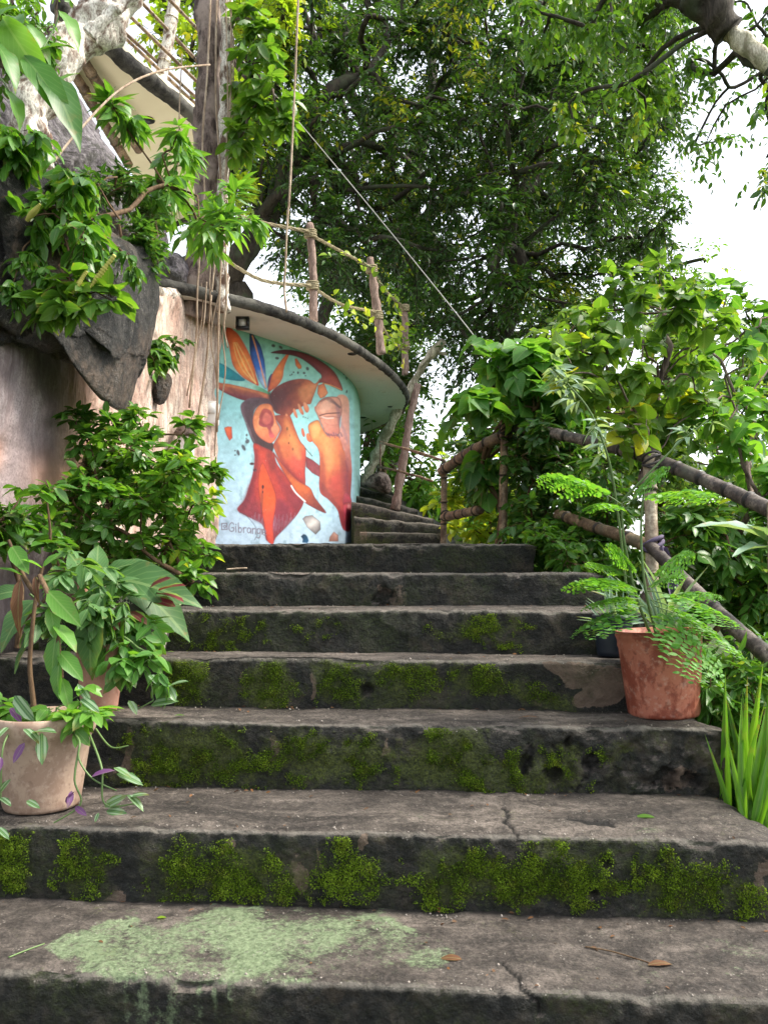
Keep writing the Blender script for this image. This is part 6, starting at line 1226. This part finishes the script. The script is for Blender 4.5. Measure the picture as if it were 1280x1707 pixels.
# ------------------------------------------------------------------ small things lying on the steps
def fallen(px, py, step, L, ang, mat, label, name='fallen_leaf', cat='leaf', width=1.0, lift=.007):
    c = PZ(np.array(px), np.array(py), SZ[step]+lift-EYE[2]); d = np.array([math.cos(ang), math.sin(ang), .05]); V, q, U = TPL['wide']; V = V.copy(); V[:, 1] *= width; V[:, 2] = .05*np.sin(V[:, 0]*3)+V[:, 2]*.25
    mb = MB(); put_leaves(mb, (V, q, U), [c-d*L/2], [d], [[.1, -.1, 1]], L, [.5]); tag(mb.build(name, M[mat]), label, cat)
fallen(751, 1597, 1, .052, 3.0, 'dry', 'dark reddish curled dead leaf on the lichen step near its centre', width=1.1)
fallen(1100, 1606, 1, .06, .15, 'dry', 'flat brown dead leaf lying on the right part of the lichen step', width=.8)
fallen(1073, 1361, 2, .06, 3.0, 'round', 'yellow green fallen leaf on the tread below the reddish terracotta pot', width=1.0)
fallen(1158, 1338, 2, .03, .4, 'round', 'tiny green fallen leaf at the foot of the crumbling riser', width=1.0)
fallen(880, 1195, 3, .07, 3.1, 'dry', 'thin orange dry leaf sliver on the step just left of the reddish pot', width=.35)
fallen(270, 1529, 1, .025, .2, 'tree_yellow', 'tiny yellow leaf at the back of the lichen step', width=1.0)
fallen(300, 1192, 3, .035, .3, 'round', 'small pale green leaf on the step edge right of the slim pinkish pot', width=.9)
fallen(285, 1086, 4, .03, .1, 'round', 'small green leaf fallen on the left of the middle step', width=.9)
for k, (a, b, st, lab, r) in enumerate([((975, 1578), (1085, 1606), 1, 'thin curved brown twig lying on the lichen step at the right', .0018), ((15, 1606-10), (75, 1583-10), 1, 'short green stalk lying at the left end of the lichen step', .002), ((378, 951), (412, 949), 6, 'small pale straw lying on the second highest step', .004)]):
    A = PZ(np.array(a[0]), np.array(a[1]), SZ[st]+.004-EYE[2]) if st < 6 else P(a[0], a[1]-2, 3.76); B = PZ(np.array(b[0]), np.array(b[1]), SZ[st]+.004-EYE[2]) if st < 6 else P(b[0], b[1]-2, 3.76)
    mb = MB(); tube(mb, curve([A, A*.6+B*.4+[.005, .006, .001], B], 12), r, 5); tag(mb.build('twig', M['twig'] if k == 0 else (M['green_stem'] if k == 1 else M['root'])), lab, 'twig')

# grit and crumbs of leaf litter lying on the treads, too many to count
rg = np.random.default_rng(201); gb = MB(); ico = np.array([[1, 0, 0], [-1, 0, 0], [0, 1, 0], [0, -1, 0], [0, 0, 1], [0, 0, -1]], float); icf = [[0, 2, 4], [2, 1, 4], [1, 3, 4], [3, 0, 4], [2, 0, 5], [1, 2, 5], [3, 1, 5], [0, 3, 5]]
for i_ in (1, 2, 3, 4, 5, 6):
    n = {1: 150, 2: 150}.get(i_, 70); dep = ST[i_+1]-ST[i_]
    for k in range(n):
        u = rg.random(); t = ST[i_]+(.015+.02*rg.random() if u < .35 else (dep-.01-.04*rg.random() if u < .75 else dep*rg.random())); sx = rg.uniform(max(SL[i_], -1.2), SR[i_]-.02); r = rg.uniform(.0015, .0042)*(1.6 if rg.random() < .06 else 1)
        gb.add(S2W(np.array(sx), np.array(t), SZ[i_]+r*.3)+ico*r*rg.uniform(.5, 1.2, (6, 3)), t=icf)
tag(gb.build('grit', plain('pale_grit', (.26, .23, .2), .9, .6, 30), smooth=False), kind='stuff')
lb = MB(); O = []
for i_ in (1, 2, 3, 4, 5, 6):
    n = {1: 46, 2: 46}.get(i_, 26); dep = ST[i_+1]-ST[i_]
    for k in range(n): O.append(S2W(np.array(rg.uniform(max(SL[i_], -1.2), SR[i_]-.03)), np.array(ST[i_]+dep*(1-.25*rg.random()**2) if rg.random() < .6 else ST[i_]+dep*rg.random()), SZ[i_]+.005))
O = np.array(O); put_leaves(lb, 'oval', O, rg.normal(size=O.shape)*[1, 1, .15], rg.normal(size=O.shape)*.3+[0, 0, 1], .008+.012*rg.random(len(O)), rg.random(len(O)))
tag(lb.build('leaf_litter', M['dry']), kind='stuff')
